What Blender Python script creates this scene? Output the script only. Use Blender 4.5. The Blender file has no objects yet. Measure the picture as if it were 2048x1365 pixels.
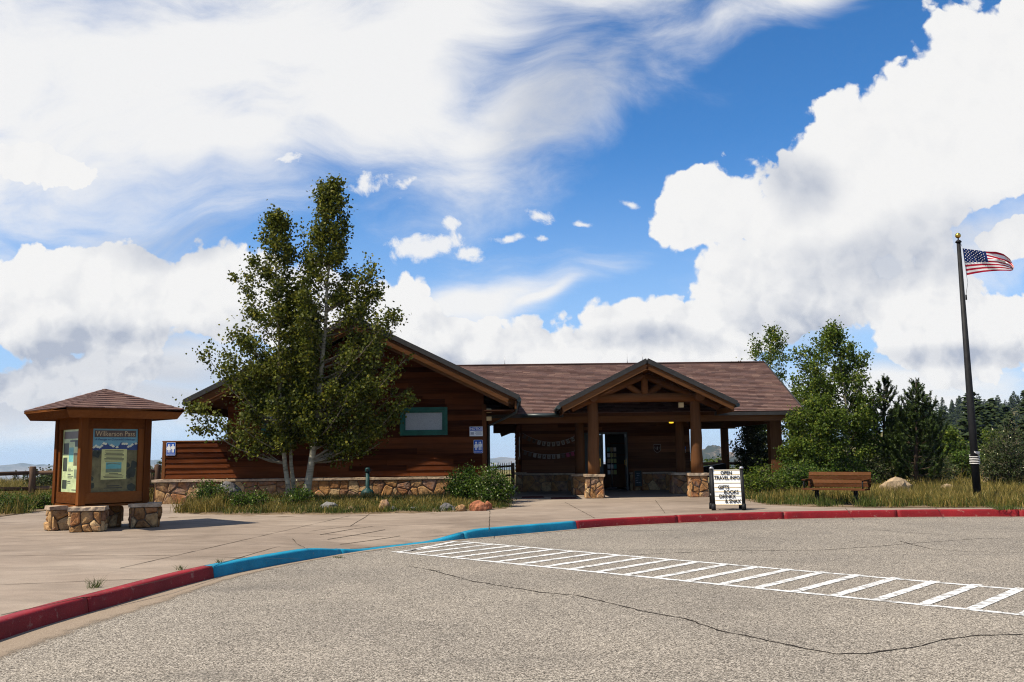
import bpy, bmesh, math, random
import numpy as np
from mathutils import Vector, Matrix, noise as mnoise

sc = bpy.context.scene
COL = sc.collection
R = math.radians
random.seed(7)

# ------------------------------------------------------------------ camera
FPX, PW, PH = 1800.0, 2048.0, 1365.0
EYE = Vector((0, 0, 1.67))
PITCH = math.atan((906 - 682.5) / FPX)
ROLL = 0.012
_F = Vector((0, math.cos(PITCH), math.sin(PITCH)))
_U0 = Vector((0, -math.sin(PITCH), math.cos(PITCH)))
_R0 = Vector((1, 0, 0))
_R = _R0 * math.cos(ROLL) - _U0 * math.sin(ROLL)
_U = _R0 * math.sin(ROLL) + _U0 * math.cos(ROLL)
cam = bpy.data.cameras.new('camera')
cam.sensor_fit = 'HORIZONTAL'
cam.sensor_width = 36.0
cam.lens = FPX / PW * 36.0
cam.clip_start = 0.05
cam.clip_end = 30000
cam_ob = bpy.data.objects.new('camera', cam)
COL.objects.link(cam_ob)
m = Matrix.Identity(4)
for i in range(3):
    m[i][0] = _R[i]; m[i][1] = _U[i]; m[i][2] = -_F[i]; m[i][3] = EYE[i]
cam_ob.matrix_world = m
sc.camera = cam_ob


def ray(px, py):
    return _F + _R * ((px - PW / 2) / FPX) + _U * ((PH / 2 - py) / FPX)


def G(px, py, z=0.17):
    """point of the plane at height z seen at a pixel of the photograph (used to survey the site)"""
    d = ray(px, py)
    return EYE + d * ((z - EYE.z) / d.z)


def D(px, py, Y):
    d = ray(px, py)
    return EYE + d * (Y / d.y)


# ------------------------------------------------------------------ light
SUN_EL, SUN_AZ = R(56), R(26)      # azimuth: from the left, this far towards the camera side
sun_dir = Vector((-math.cos(SUN_EL) * math.cos(SUN_AZ), -math.cos(SUN_EL) * math.sin(SUN_AZ), math.sin(SUN_EL)))
sl = bpy.data.lights.new('sun', 'SUN')
sl.energy = 5.0
sl.angle = R(0.53)
sl.color = (1.0, 0.91, 0.76)
so = bpy.data.objects.new('sun', sl)
so.rotation_euler = sun_dir.to_track_quat('Z', 'Y').to_euler()
so.location = (-60, -30, 90)
COL.objects.link(so)
sc.view_settings.view_transform = 'Standard'
sc.view_settings.look = 'None'
sc.view_settings.exposure = 0.70
sc.view_settings.gamma = 1.0
sc.view_settings.use_curve_mapping = False
sc.render.engine = 'CYCLES'
sc.cycles.max_bounces = 9
sc.cycles.diffuse_bounces = 7
sc.cycles.transparent_max_bounces = 8
sc.cycles.volume_bounces = 0
sc.cycles.use_denoising = True
sc.cycles.denoiser = 'OPENIMAGEDENOISE'
sc.cycles.denoising_input_passes = 'RGB_ALBEDO_NORMAL'
sc.cycles.denoising_prefilter = 'NONE'
sc.cycles.pixel_filter_type = 'BLACKMAN_HARRIS'
sc.cycles.filter_width = 1.1


# ------------------------------------------------------------------ node helper
class NT:
    def __init__(s, tree):
        s.t = tree

    def n(s, typ, **kw):
        nd = s.t.nodes.new(typ)
        for k, v in kw.items():
            setattr(nd, k, v)
        return nd

    def put(s, sock, v):
        if v is None:
            return
        if isinstance(v, bpy.types.NodeSocket):
            s.t.links.new(v, sock)
        elif isinstance(v, (tuple, list)) and hasattr(sock.default_value, '__len__') and len(sock.default_value) == 4 and len(v) == 3:
            sock.default_value = (*v, 1)
        else:
            sock.default_value = v

    def m(s, op, a, b=None, c=None, clamp=False):
        nd = s.n('ShaderNodeMath', operation=op, use_clamp=clamp)
        for i, v in enumerate((a, b, c)):
            s.put(nd.inputs[i], v)
        return nd.outputs[0]

    def vm(s, op, a, b=None, scale=None):
        nd = s.n('ShaderNodeVectorMath', operation=op)
        s.put(nd.inputs[0], a)
        s.put(nd.inputs[1], b)
        if scale is not None:
            s.put(nd.inputs['Scale'], scale)
        return nd.outputs['Value'] if op in ('LENGTH', 'DOT_PRODUCT', 'DISTANCE') else nd.outputs[0]

    def noise(s, vec, scale=5, detail=4, rough=0.5, dist=0.0, col=False):
        nd = s.n('ShaderNodeTexNoise')
        s.put(nd.inputs['Vector'], vec)
        nd.inputs['Scale'].default_value = scale
        nd.inputs['Detail'].default_value = detail
        nd.inputs['Roughness'].default_value = rough
        nd.inputs['Distortion'].default_value = dist
        return nd.outputs[1] if col else nd.outputs[0]

    def voro(s, vec, scale=5, feature='F1', col=False, rnd=1.0):
        nd = s.n('ShaderNodeTexVoronoi', feature=feature)
        s.put(nd.inputs['Vector'], vec)
        nd.inputs['Scale'].default_value = scale
        nd.inputs['Randomness'].default_value = rnd
        return nd.outputs['Color'] if col else nd.outputs['Distance']

    def mapping(s, vec, loc=(0, 0, 0), rot=(0, 0, 0), scale=(1, 1, 1), typ='POINT'):
        nd = s.n('ShaderNodeMapping', vector_type=typ)
        s.put(nd.inputs[0], vec)
        if typ != 'VECTOR' and 'Location' in nd.inputs:
            nd.inputs['Location'].default_value = loc
        nd.inputs['Rotation'].default_value = rot
        nd.inputs['Scale'].default_value = scale
        return nd.outputs[0]

    def ramp(s, f, stops, interp='LINEAR'):
        nd = s.n('ShaderNodeValToRGB')
        s.put(nd.inputs[0], f)
        cr = nd.color_ramp
        cr.interpolation = interp
        while len(cr.elements) < len(stops):
            cr.elements.new(0.5)
        for e, (p, c) in zip(cr.elements, stops):
            e.position = p
            e.color = (*c, 1) if len(c) == 3 else c
        return nd.outputs[0]

    def mix(s, f, a, b, mode='MIX'):
        nd = s.n('ShaderNodeMix', data_type='RGBA', blend_type=mode)
        s.put(nd.inputs[0], f)
        s.put(nd.inputs[6], a)
        s.put(nd.inputs[7], b)
        return nd.outputs[2]

    def smooth(s, x, lo, hi):
        nd = s.n('ShaderNodeMapRange', interpolation_type='SMOOTHSTEP')
        s.put(nd.inputs[0], x)
        s.put(nd.inputs[1], lo)
        s.put(nd.inputs[2], hi)
        return nd.outputs[0]

    def xyz(s, x, y, z):
        nd = s.n('ShaderNodeCombineXYZ')
        for i, v in enumerate((x, y, z)):
            s.put(nd.inputs[i], v)
        return nd.outputs[0]


# ------------------------------------------------------------------ world: clear sky + clouds placed by direction
world = bpy.data.worlds.new('World')
sc.world = world
world.use_nodes = True
wt = world.node_tree
wt.nodes.clear()
w = NT(wt)
SKY_K = 0.1
sky = w.n('ShaderNodeTexSky', sky_type='NISHITA')
sky.sun_disc = False
sky.sun_elevation = SUN_EL
sky.sun_rotation = math.atan2(sun_dir.x, sun_dir.y)
sky.altitude = 2900
sky.air_density = 1.0
sky.dust_density = 0.4
sky.ozone_density = 2.5
hs = w.n('ShaderNodeHueSaturation')
hs.inputs['Saturation'].default_value = 1.28
hs.inputs['Value'].default_value = 1.13
wt.links.new(sky.outputs[0], hs.inputs['Color'])
tc = w.n('ShaderNodeTexCoord')
dirv = tc.outputs['Generated']
sep = w.n('ShaderNodeSeparateXYZ')
wt.links.new(dirv, sep.inputs[0])
dx, dy, dz = sep.outputs
dyc = w.m('MAXIMUM', dy, 0.22)
gu = w.m('DIVIDE', dx, dyc)
gv = w.m('DIVIDE', dz, dyc)
q0 = w.xyz(gu, gv, 0.0)
front = w.m('MULTIPLY', w.smooth(dy, 0.30, 0.55), w.m('SUBTRACT', 1.0, w.smooth(w.m('ABSOLUTE', gu), 0.60, 0.85)))


def uv(px, py):
    r = ray(px, py)
    return r.x / r.y, r.z / r.y


warp = w.vm('SUBTRACT', w.noise(q0, 5.0, 4, 0.6, col=True), (0.5, 0.5, 0.5))
q = w.vm('ADD', q0, w.vm('SCALE', warp, scale=0.085))
warp2 = w.vm('SUBTRACT', w.noise(q0, 2.2, 3, 0.6, col=True), (0.5, 0.5, 0.5))
qs = w.vm('ADD', q0, w.vm('SCALE', warp2, scale=0.22))


def blob(vec, px, py, rx, ry, rot=0.0, k=1.0):
    u, v = uv(px, py)
    # k below 1: a thin veil
    mp = w.mapping(vec, (u, v, 0), (0, 0, R(rot)), (rx / FPX, ry / FPX, 1), 'TEXTURE')
    ln = w.vm('LENGTH', mp)
    e = w.m('SUBTRACT', 1.0, ln)
    return e if k == 1.0 else w.m('MULTIPLY', w.m('ADD', e, 0.0), k)


def union(vec, blobs, sm=0.15):
    out = None
    for b in blobs:
        e = blob(vec, *b)
        if out is None:
            out = e
        else:
            nd = w.n('ShaderNodeMath', operation='SMOOTH_MAX')
            w.put(nd.inputs[0], out); w.put(nd.inputs[1], e); nd.inputs[2].default_value = sm
            out = nd.outputs[0]
    return out


CUM = [(1790, 330, 470, 230, 33), (2030, 190, 330, 260, 20), (1400, 430, 190, 110, 10), (1580, 590, 330, 150, 0),
       (1330, 670, 330, 110, 8), (1900, 640, 330, 150, -5), (1080, 715, 260, 90, 0), (920, 690, 140, 90, 0),
       (130, 620, 430, 150, 2), (430, 600, 210, 110, -5), (650, 640, 240, 130, 0), (60, 740, 420, 80, 0),
       (90, 340, 170, 60, -12), (2020, 500, 110, 75, 20)]
PUFF = [(840, 508, 130, 46, 4), (930, 530, 60, 22, -8), (1000, 300, 60, 24, 30), (820, 360, 70, 26, 14), (905, 445, 34, 34, 0), (1092, 425, 62, 26, -28), (1020, 482, 58, 22, 14), (985, 275, 95, 46, 25),
        (1165, 447, 30, 10, -10), (740, 375, 120, 50, 12), (1940, 20, 50, 24, 20), (1255, 405, 34, 16, -20), (1090, 476, 34, 12, 0),
        (1868, 508, 20, 12, 0), (560, 330, 60, 30, 10)]
SOFT = [(330, 180, 800, 330, 14), (820, 110, 560, 250, 26), (1230, -60, 420, 170, 12), (430, 300, 330, 110, -8), (900, 590, 380, 60, 10),
        (1060, 575, 160, 26, 14), (40, 160, 330, 330, 0), (1060, 190, 420, 190, 28, 0.62), (1230, 150, 330, 110, 34, 0.40), (930, 330, 260, 80, 24, 0.45), (1480, 50, 330, 70, 22, 0.4), (960, 560, 260, 60, 8, 0.5), (1650, -30, 160, 70, 20), (1750, 520, 420, 130, 10), (200, 470, 420, 70, 5, 0.35),
        (1750, 800, 420, 60, 0), (150, 800, 480, 80, 0), (370, 720, 230, 90, 0, 0.9), (1850, 770, 330, 70, 0, 0.8)]
n1 = w.noise(q0, 7.0, 9, 0.58, 0.15)


def billow(vec):
    """rounded heaps upon heaps: 1 on the crown of a heap, 0 in the creases"""
    t = None
    for sc_, k in ((9.0, 0.50), (21.0, 0.29), (48.0, 0.16), (105.0, 0.08)):
        v_ = w.m('MULTIPLY', w.m('SUBTRACT', 1.0, w.voro(w.vm('ADD', vec, (sc_ * 0.37, sc_ * 0.11, 0)), sc_)), k)
        t = v_ if t is None else w.m('ADD', t, v_)
    return t


wq = w.vm('SUBTRACT', w.noise(q0, 16.0, 5, 0.62, col=True), (0.5, 0.5, 0.5))
qq = w.vm('ADD', q0, w.vm('SCALE', wq, scale=0.040))
b1 = billow(qq)
b2 = billow(w.vm('ADD', qq, (-0.013, 0.016, 0)))
cs = union(q, CUM)
cd = w.m('ADD', w.m('ADD', cs, w.m('MULTIPLY', w.m('SUBTRACT', n1, 0.5), 0.75)), w.m('MULTIPLY', w.m('SUBTRACT', b1, 0.62), 1.15))
a_c = w.smooth(cd, 0.03, 0.13)
pf = union(q, PUFF, 0.05)
n3 = w.noise(q0, 26.0, 7, 0.65, 0.3)
a_p = w.m('MULTIPLY', w.smooth(w.m('ADD', w.m('ADD', pf, w.m('MULTIPLY', w.m('SUBTRACT', n3, 0.52), 3.0)), w.m('MULTIPLY', w.m('SUBTRACT', b1, 0.62), 1.3)), 0.05, 0.75), 0.92)
sf = union(qs, SOFT)
qd = w.mapping(qs, (0, 0, 0), (0, 0, R(-32)), (1.0, 2.6, 1))
n2 = w.noise(qd, 3.6, 9, 0.60, 0.4)
a_s = w.m('MULTIPLY', w.smooth(w.m('ADD', sf, w.m('MULTIPLY', w.m('SUBTRACT', n2, 0.5), 1.7)), -0.15, 0.70), 0.97)
# the rest of the sky: unseen cloud laid out by noise, kept thinner to lower ambient light
qb = w.mapping(dirv, (3.1, 1.7, 0.4), (0, 0, 0), (1, 1, 1.7))
nb = w.noise(qb, 2.3, 8, 0.56, 0.2)
a_b = w.smooth(nb, 0.50, 0.60)
a_front = w.m('MAXIMUM', w.m('MAXIMUM', a_c, a_p), a_s)
alpha = w.m('ADD', w.m('MULTIPLY', a_front, front), w.m('MULTIPLY', a_b, w.m('SUBTRACT', 1.0, front)))
# greys inside the clouds: relief of the billows plus thick undersides
rel = w.m('MULTIPLY', w.m('SUBTRACT', b2, b1), 2.5)
DARK = [(1560, 630, 190, 110, 0), (1760, 480, 330, 90, 8), (1590, 345, 130, 60, 0), (230, 745, 600, 62, 0), (150, 715, 520, 60, 0), (180, 790, 560, 70, 0), (900, 700, 140, 26, 0),
        (1890, 700, 300, 40, 0), (300, 660, 300, 60, 0), (1300, 690, 240, 36, 0), (420, 480, 220, 40, -6), (1150, 210, 260, 150, 30)]
dk = w.smooth(w.m('ADD', union(qs, DARK), w.m('MULTIPLY', w.m('SUBTRACT', n1, 0.5), 0.8)), -0.15, 0.85)
dens_in = w.smooth(cd, 0.1, 0.9)
relk = w.m('MULTIPLY', w.m('MULTIPLY', w.smooth(w.m('SUBTRACT', a_c, w.m('MULTIPLY', a_s, 0.0)), 0.3, 1.0), w.m('ADD', w.m('ADD', 0.12, w.m('MULTIPLY', w.smooth(gv, 0.28, 0.10), 0.62)), w.m('MULTIPLY', dk, 0.25))), front)
shade = w.m('ADD', w.m('MULTIPLY', dk, 0.66), w.m('MULTIPLY', w.m('MAXIMUM', rel, -0.25), relk), clamp=True)
CL = 0.565
ccol = w.mix(shade, (1.0 * CL, 0.995 * CL, 0.99 * CL), (0.50 * CL, 0.55 * CL, 0.66 * CL))
# pale air near the horizon
hz = w.m('MULTIPLY', w.smooth(w.m('ABSOLUTE', dz), 0.34, 0.0), 0.86)
base = w.mix(hz, hs.outputs[0], (0.255 / SKY_K, 0.365 / SKY_K, 0.53 / SKY_K))
cs10 = w.vm('SCALE', ccol, scale=1.0 / SKY_K)
skyc = w.mix(alpha, base, cs10)
bg = w.n('ShaderNodeBackground')
bg.inputs['Strength'].default_value = SKY_K
wt.links.new(skyc, bg.inputs['Color'])
wo = w.n('ShaderNodeOutputWorld')
wt.links.new(bg.outputs[0], wo.inputs[0])
world.cycles.sampling_method = 'MANUAL'
world.cycles.sample_map_resolution = 512

# ------------------------------------------------------------------ object helpers
WL = {}


def link(o):
    COL.objects.link(o)
    return o


def tag(o, label=None, cat=None, group=None, kind=None):
    if label: o['label'] = label
    if cat: o['category'] = cat
    if group: o['group'] = group
    if kind: o['kind'] = kind
    return o


def thing(name, label, cat, loc, group=None):
    o = bpy.data.objects.new(name, None)
    o.empty_display_size = 0.2
    link(o)
    o.location = loc
    WL[o.name] = Vector(loc)
    return tag(o, label, cat, group)


class MB:
    """collects shapes, then links them as one mesh object"""

    def __init__(s):
        s.v = []; s.f = []; s.mi = []; s.cur = 0; s.sm = []

    def add(s, vs, fs, smooth=False):
        o = len(s.v)
        s.v += [tuple(p) for p in vs]
        s.f += [tuple(i + o for i in f) for f in fs]
        s.mi += [s.cur] * len(fs)
        s.sm += [smooth] * len(fs)
        return s

    def hexa(s, p):
        """eight corners: bottom ring 0-3 counter-clockwise, top ring 4-7"""
        return s.add(p, [(3, 2, 1, 0), (4, 5, 6, 7), (0, 1, 5, 4), (1, 2, 6, 5), (2, 3, 7, 6), (3, 0, 4, 7)])

    def box(s, x0, x1, y0, y1, z0, z1):
        return s.hexa([(x0, y0, z0), (x1, y0, z0), (x1, y1, z0), (x0, y1, z0), (x0, y0, z1), (x1, y0, z1), (x1, y1, z1), (x0, y1, z1)])

    def beam(s, p0, p1, wd, ht, up=(0, 0, 1)):
        p0, p1 = Vector(p0), Vector(p1)
        a = (p1 - p0).normalized()
        sd = a.cross(Vector(up)).normalized() * (wd / 2)
        u = sd.cross(a).normalized() * (ht / 2)
        c = [-sd - u, sd - u, sd + u, -sd + u]
        return s.add([p0 + k for k in c] + [p1 + k for k in c], [(0, 1, 2, 3), (7, 6, 5, 4), (0, 4, 5, 1), (1, 5, 6, 2), (2, 6, 7, 3), (3, 7, 4, 0)])

    def tube(s, pts, rad, n=10, cap=True, smooth=True):
        pts = [Vector(p) for p in pts]
        if not hasattr(rad, '__len__'):
            rad = [rad] * len(pts)
        vs, fs = [], []
        prev = None
        for i, p in enumerate(pts):
            t = (pts[min(i + 1, len(pts) - 1)] - pts[max(i - 1, 0)]).normalized()
            if prev is None:
                ref = Vector((0, 0, 1)) if abs(t.z) < 0.9 else Vector((1, 0, 0))
                a = t.cross(ref).normalized()
            else:
                a = (prev - t * prev.dot(t)).normalized()
            prev = a
            b = t.cross(a)
            for k in range(n):
                th = 2 * math.pi * k / n
                vs.append(p + (a * math.cos(th) + b * math.sin(th)) * rad[i])
        for i in range(len(pts) - 1):
            for k in range(n):
                k2 = (k + 1) % n
                fs.append((i * n + k, i * n + k2, (i + 1) * n + k2, (i + 1) * n + k))
        s.add(vs, fs, smooth)
        if cap:
            o = len(s.v) - len(vs)
            s.f += [tuple(o + k for k in reversed(range(n))), tuple(o + (len(pts) - 1) * n + k for k in range(n))]
            s.mi += [s.cur] * 2; s.sm += [False] * 2
        return s

    def lathe(s, prof, c, n=20):
        vs, fs = [], []
        for r, z in prof:
            for k in range(n):
                th = 2 * math.pi * k / n
                vs.append((c[0] + r * math.cos(th), c[1] + r * math.sin(th), c[2] + z))
        for i in range(len(prof) - 1):
            for k in range(n):
                k2 = (k + 1) % n
                fs.append((i * n + k, i * n + k2, (i + 1) * n + k2, (i + 1) * n + k))
        return s.add(vs, fs, True)

    def prism(s, poly, fr, c0, c1):
        """2-D polygon in frame fr (origin, u, v, n), from depth c0 to c1 along n"""
        o, u, v, n = fr
        k = len(poly)
        vs = [o + u * a + v * b + n * c0 for a, b in poly] + [o + u * a + v * b + n * c1 for a, b in poly]
        fs = [tuple(reversed(range(k))), tuple(range(k, 2 * k))] + [(i, (i + 1) % k, k + (i + 1) % k, k + i) for i in range(k)]
        return s.add(vs, fs)

    def build(s, name, mats, parent=None, smooth=None, stuff=False):
        if not isinstance(mats, (list, tuple)):
            mats = [mats]
        vs = np.array(s.v, dtype=float)
        c = (vs.min(0) + vs.max(0)) / 2
        c[2] = vs[:, 2].min()
        me = bpy.data.meshes.new(name)
        me.from_pydata([tuple(p) for p in (vs - c)], [], s.f)
        for mt in mats:
            me.materials.append(mt)
        if len(mats) > 1:
            me.polygons.foreach_set('material_index', s.mi)
        if any(s.sm):
            me.polygons.foreach_set('use_smooth', s.sm)
        me.update()
        return place(name, me, c, parent, stuff)


def place(name, me, c, parent=None, stuff=False):
    o = bpy.data.objects.new(name, me)
    link(o)
    c = Vector(c)
    if parent is not None:
        o.parent = parent
        o.location = c - WL[parent.name]
    else:
        o.location = c
    WL[o.name] = c
    if stuff:
        o['kind'] = 'stuff'
    return o


def np_mesh(name, verts, k, mat, parent=None, stuff=False, smooth=False):
    """verts (N*k, 3): N separate k-gons"""
    verts = np.asarray(verts, dtype=np.float32).reshape(-1, 3)
    c = (verts.min(0) + verts.max(0)) / 2
    c[2] = verts[:, 2].min()
    nv = len(verts); nf = nv // k
    me = bpy.data.meshes.new(name)
    me.vertices.add(nv)
    me.vertices.foreach_set('co', (verts - c).ravel())
    me.loops.add(nv)
    me.loops.foreach_set('vertex_index', np.arange(nv, dtype=np.int32))
    me.polygons.add(nf)
    me.polygons.foreach_set('loop_start', np.arange(0, nv, k, dtype=np.int32))
    me.update(calc_edges=True)
    me.materials.append(mat)
    return place(name, me, c, parent, stuff)


def frame(o, u, v=(0, 0, 1)):
    u = Vector(u).normalized(); v = Vector(v).normalized()
    return (Vector(o), u, v, u.cross(v).normalized())


def fp(fr, a, b, c=0.0):
    return fr[0] + fr[1] * a + fr[2] * b + fr[3] * c


def text_mesh(mb, body, size, fr, a, b, c=0.003, ext=0.002, align='CENTER', sx=1.0, shear=0.0, bold=0.0):
    """flat lettering standing on the frame at (a, b)"""
    cu = bpy.data.curves.new('lettering', 'FONT')
    cu.body = body
    cu.size = size
    cu.extrude = ext
    cu.offset = bold
    cu.shear = shear
    cu.align_x = align
    cu.align_y = 'CENTER'
    cu.resolution_u = 3
    ob = bpy.data.objects.new('lettering', cu)
    COL.objects.link(ob)
    dg = bpy.context.evaluated_depsgraph_get()
    me = bpy.data.meshes.new_from_object(ob.evaluated_get(dg))
    vs = [fp(fr, a + v.co.x * sx, b + v.co.y, c + v.co.z) for v in me.vertices]
    fs = [tuple(p.vertices) for p in me.polygons]
    bpy.data.objects.remove(ob)
    bpy.data.curves.remove(cu)
    bpy.data.meshes.remove(me)
    return mb.add(vs, fs)


# ------------------------------------------------------------------ materials
def newmat(name, rough=0.7, spec=0.3):
    mt = bpy.data.materials.new(name)
    mt.use_nodes = True
    h = NT(mt.node_tree)
    b = mt.node_tree.nodes['Principled BSDF']
    b.inputs['Roughness'].default_value = rough
    b.inputs['Specular IOR Level'].default_value = spec * 0.6
    h.b = b
    h.mt = mt
    h.co = h.n('ShaderNodeTexCoord').outputs['Object']
    h.pos = h.n('ShaderNodeNewGeometry').outputs['Position']
    return h


def bump(h, hgt, st=0.3, dist=0.02):
    nd = h.n('ShaderNodeBump')
    nd.inputs['Strength'].default_value = st
    nd.inputs['Distance'].default_value = dist
    h.put(nd.inputs['Height'], hgt)
    h.put(h.b.inputs['Normal'], nd.outputs[0])


def plain(name, col, rough=0.6, spec=0.3, metal=0.0, var=0.15, scale=8.0):
    h = newmat(name, rough, spec)
    nz = h.noise(h.co, scale, 5, 0.6)
    lo = tuple(c * (1 - var) for c in col); hi = tuple(min(1, c * (1 + var)) for c in col)
    h.put(h.b.inputs['Base Color'], h.ramp(nz, [(0.3, lo), (0.7, hi)]))
    h.b.inputs['Metallic'].default_value = metal
    return h.mt


def rnd_of(h):
    return h.n('ShaderNodeObjectInfo').outputs['Random']


def wood(name, dark, light, axis=0, rough=0.75, k=1.0, knots=False):
    h = newmat(name, rough, 0.0)
    rd = rnd_of(h)
    off = h.xyz(h.m('MULTIPLY', rd, 37.0), h.m('MULTIPLY', rd, 91.0), h.m('MULTIPLY', rd, 53.0))
    p = h.vm('ADD', h.co, off)
    s = [22 * k, 22 * k, 22 * k]; s[axis] = 1.1 * k
    g = h.noise(h.mapping(p, scale=tuple(s)), 1.0, 6, 0.62, 0.4)
    s2 = [1.6, 1.6, 1.6]; s2[axis] = 0.55
    bl = h.noise(h.mapping(p, scale=tuple(s2)), 1.0, 4, 0.6)
    f = h.m('ADD', h.m('MULTIPLY', g, 0.55), h.m('ADD', h.m('MULTIPLY', bl, 0.5), h.m('MULTIPLY', h.m('SUBTRACT', rd, 0.5), 0.44)), clamp=True)
    c = h.ramp(f, [(0.28, dark), (0.55, tuple((a + b) / 2 for a, b in zip(dark, light))), (0.8, light)])
    h.put(h.b.inputs['Base Color'], c)
    bump(h, g, 0.35, 0.01)
    return h.mt


def stone_mat(name, cols, scale=7.0, bumpst=0.6):
    h = newmat(name, 0.85, 0.2)
    rd = rnd_of(h)
    off = h.xyz(h.m('MULTIPLY', rd, 71.0), h.m('MULTIPLY', rd, 23.0), h.m('MULTIPLY', rd, 47.0))
    p = h.vm('ADD', h.co, off)
    stops = [((i + 0.5) / len(cols), c) for i, c in enumerate(cols)]
    base = h.ramp(h.m('ADD', rd, h.m('MULTIPLY', h.m('SUBTRACT', h.noise(p, scale * 0.6, 4, 0.6), 0.5), 0.5), clamp=True), stops)
    n_ = h.noise(p, scale, 8, 0.68, 0.6)
    dk = h.ramp(n_, [(0.30, (0.42, 0.36, 0.33)), (0.52, (1, 1, 1)), (0.74, (1.35, 1.28, 1.18))])
    c = h.mix(1.0, base, dk, 'MULTIPLY')
    lich = h.smooth(h.noise(p, scale * 2.2, 5, 0.7), 0.62, 0.72)
    c = h.mix(h.m('MULTIPLY', lich, 0.35), c, (0.32, 0.29, 0.23))
    h.put(h.b.inputs['Base Color'], c)
    bump(h, h.noise(p, scale * 2.0, 8, 0.7), bumpst, 0.05)
    return h.mt


def leaf_mat(name, dark, light, yellow=None, transl=0.35):
    h = newmat(name, 0.55, 0.25)
    ri = h.n('ShaderNodeNewGeometry').outputs['Random Per Island']
    st = [(0.0, dark), (0.85, light)]
    if yellow:
        st += [(0.95, yellow)]
    c = h.ramp(ri, st)
    clump = h.noise(h.co, 0.9, 3, 0.5)
    c = h.mix(1.0, c, h.ramp(clump, [(0.3, (0.75, 0.8, 0.75)), (0.7, (1.2, 1.15, 1.0))]), 'MULTIPLY')
    h.put(h.b.inputs['Base Color'], c)
    tr = h.n('ShaderNodeBsdfTranslucent')
    h.put(tr.inputs['Color'], c)
    mx = h.n('ShaderNodeMixShader')
    mx.inputs[0].default_value = transl
    nt = h.mt.node_tree
    nt.links.new(h.b.outputs[0], mx.inputs[1])
    nt.links.new(tr.outputs[0], mx.inputs[2])
    nt.links.new(mx.outputs[0], nt.nodes['Material Output'].inputs[0])
    return h.mt


M = {}
M['plank'] = wood('stained plank', (0.028, 0.008, 0.004), (0.132, 0.040, 0.014), 0)
M['plank_dark'] = wood('dark stained plank', (0.034, 0.010, 0.006), (0.085, 0.028, 0.012), 0)
M['hall_plank'] = wood('hall plank', (0.060, 0.022, 0.011), (0.205, 0.086, 0.040), 0)
M['trim'] = wood('trim wood', (0.075, 0.028, 0.012), (0.170, 0.070, 0.028), 2)
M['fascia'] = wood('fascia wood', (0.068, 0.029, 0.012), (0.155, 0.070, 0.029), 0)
M['log'] = wood('peeled log', (0.068, 0.027, 0.011), (0.162, 0.068, 0.027), 0)
M['pillar'] = wood('peeled pillar', (0.070, 0.030, 0.013), (0.155, 0.072, 0.032), 2)
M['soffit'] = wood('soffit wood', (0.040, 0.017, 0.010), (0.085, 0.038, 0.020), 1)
M['kiosk'] = wood('kiosk wood', (0.074, 0.024, 0.008), (0.170, 0.060, 0.018), 2)
M['kioskh'] = wood('kiosk board', (0.078, 0.027, 0.009), (0.190, 0.070, 0.022), 0)
M['fence'] = wood('weathered rail', (0.060, 0.038, 0.026), (0.140, 0.090, 0.062), 0)
M['fencev'] = wood('weathered post', (0.050, 0.030, 0.020), (0.125, 0.080, 0.055), 2)
M['bench'] = wood('bench slat', (0.045, 0.018, 0.008), (0.108, 0.047, 0.021), 0)
M['stone'] = stone_mat('ledge stone', [(0.22, 0.110, 0.045), (0.33, 0.180, 0.070), (0.15, 0.080, 0.050), (0.38, 0.230, 0.100), (0.18, 0.115, 0.085), (0.31, 0.135, 0.050), (0.40, 0.28, 0.15)])
M['cap'] = stone_mat('cap stone', [(0.36, 0.27, 0.18), (0.42, 0.33, 0.24), (0.33, 0.25, 0.18)], 5.0, 0.4)
M['mortar'] = plain('mortar', (0.120, 0.088, 0.062), 0.95, 0.1, var=0.4, scale=20)
M['metal_dark'] = plain('dark metal trim', (0.034, 0.033, 0.032), 0.6, 0.25, var=0.2)
M['gutter'] = plain('dark green gutter', (0.030, 0.042, 0.042), 0.4, 0.5, var=0.2)
M['black'] = plain('black steel', (0.011, 0.011, 0.012), 0.6, 0.25, var=0.3)
M['green_paint'] = plain('green paint', (0.012, 0.085, 0.058), 0.5, 0.4, var=0.25)
M['teal'] = plain('dark teal plastic', (0.006, 0.034, 0.034), 0.5, 0.3, var=0.3)
M['white'] = plain('white plate', (0.72, 0.72, 0.70), 0.5, 0.4, var=0.06)
M['blue_sign'] = plain('blue sign', (0.012, 0.075, 0.36), 0.4, 0.4, var=0.08)
M['cream'] = plain('cream rail', (0.62, 0.49, 0.27), 0.5, 0.3, var=0.08)
M['ink'] = plain('black lettering', (0.012, 0.012, 0.012), 0.6, 0.2, var=0.1)
M['gold'] = plain('gold ball', (0.60, 0.38, 0.07), 0.28, 0.5, metal=1.0, var=0.1)
M['steel'] = plain('grey steel', (0.30, 0.30, 0.31), 0.4, 0.5, metal=0.6, var=0.1)
M['flag_red'] = plain('flag red', (0.36, 0.012, 0.030), 0.8, 0.1, var=0.08)
M['flag_white'] = plain('flag white', (0.74, 0.70, 0.68), 0.8, 0.1, var=0.05)
M['flag_blue'] = plain('flag blue', (0.012, 0.030, 0.12), 0.8, 0.1, var=0.08)
M['mat_red'] = plain('door mat', (0.060, 0.018, 0.018), 0.95, 0.05, var=0.3, scale=60)
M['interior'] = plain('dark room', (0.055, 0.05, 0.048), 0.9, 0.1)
M['soil'] = plain('dry soil', (0.135, 0.098, 0.062), 0.95, 0.1, var=0.4, scale=3)
M['bark'] = None


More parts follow.
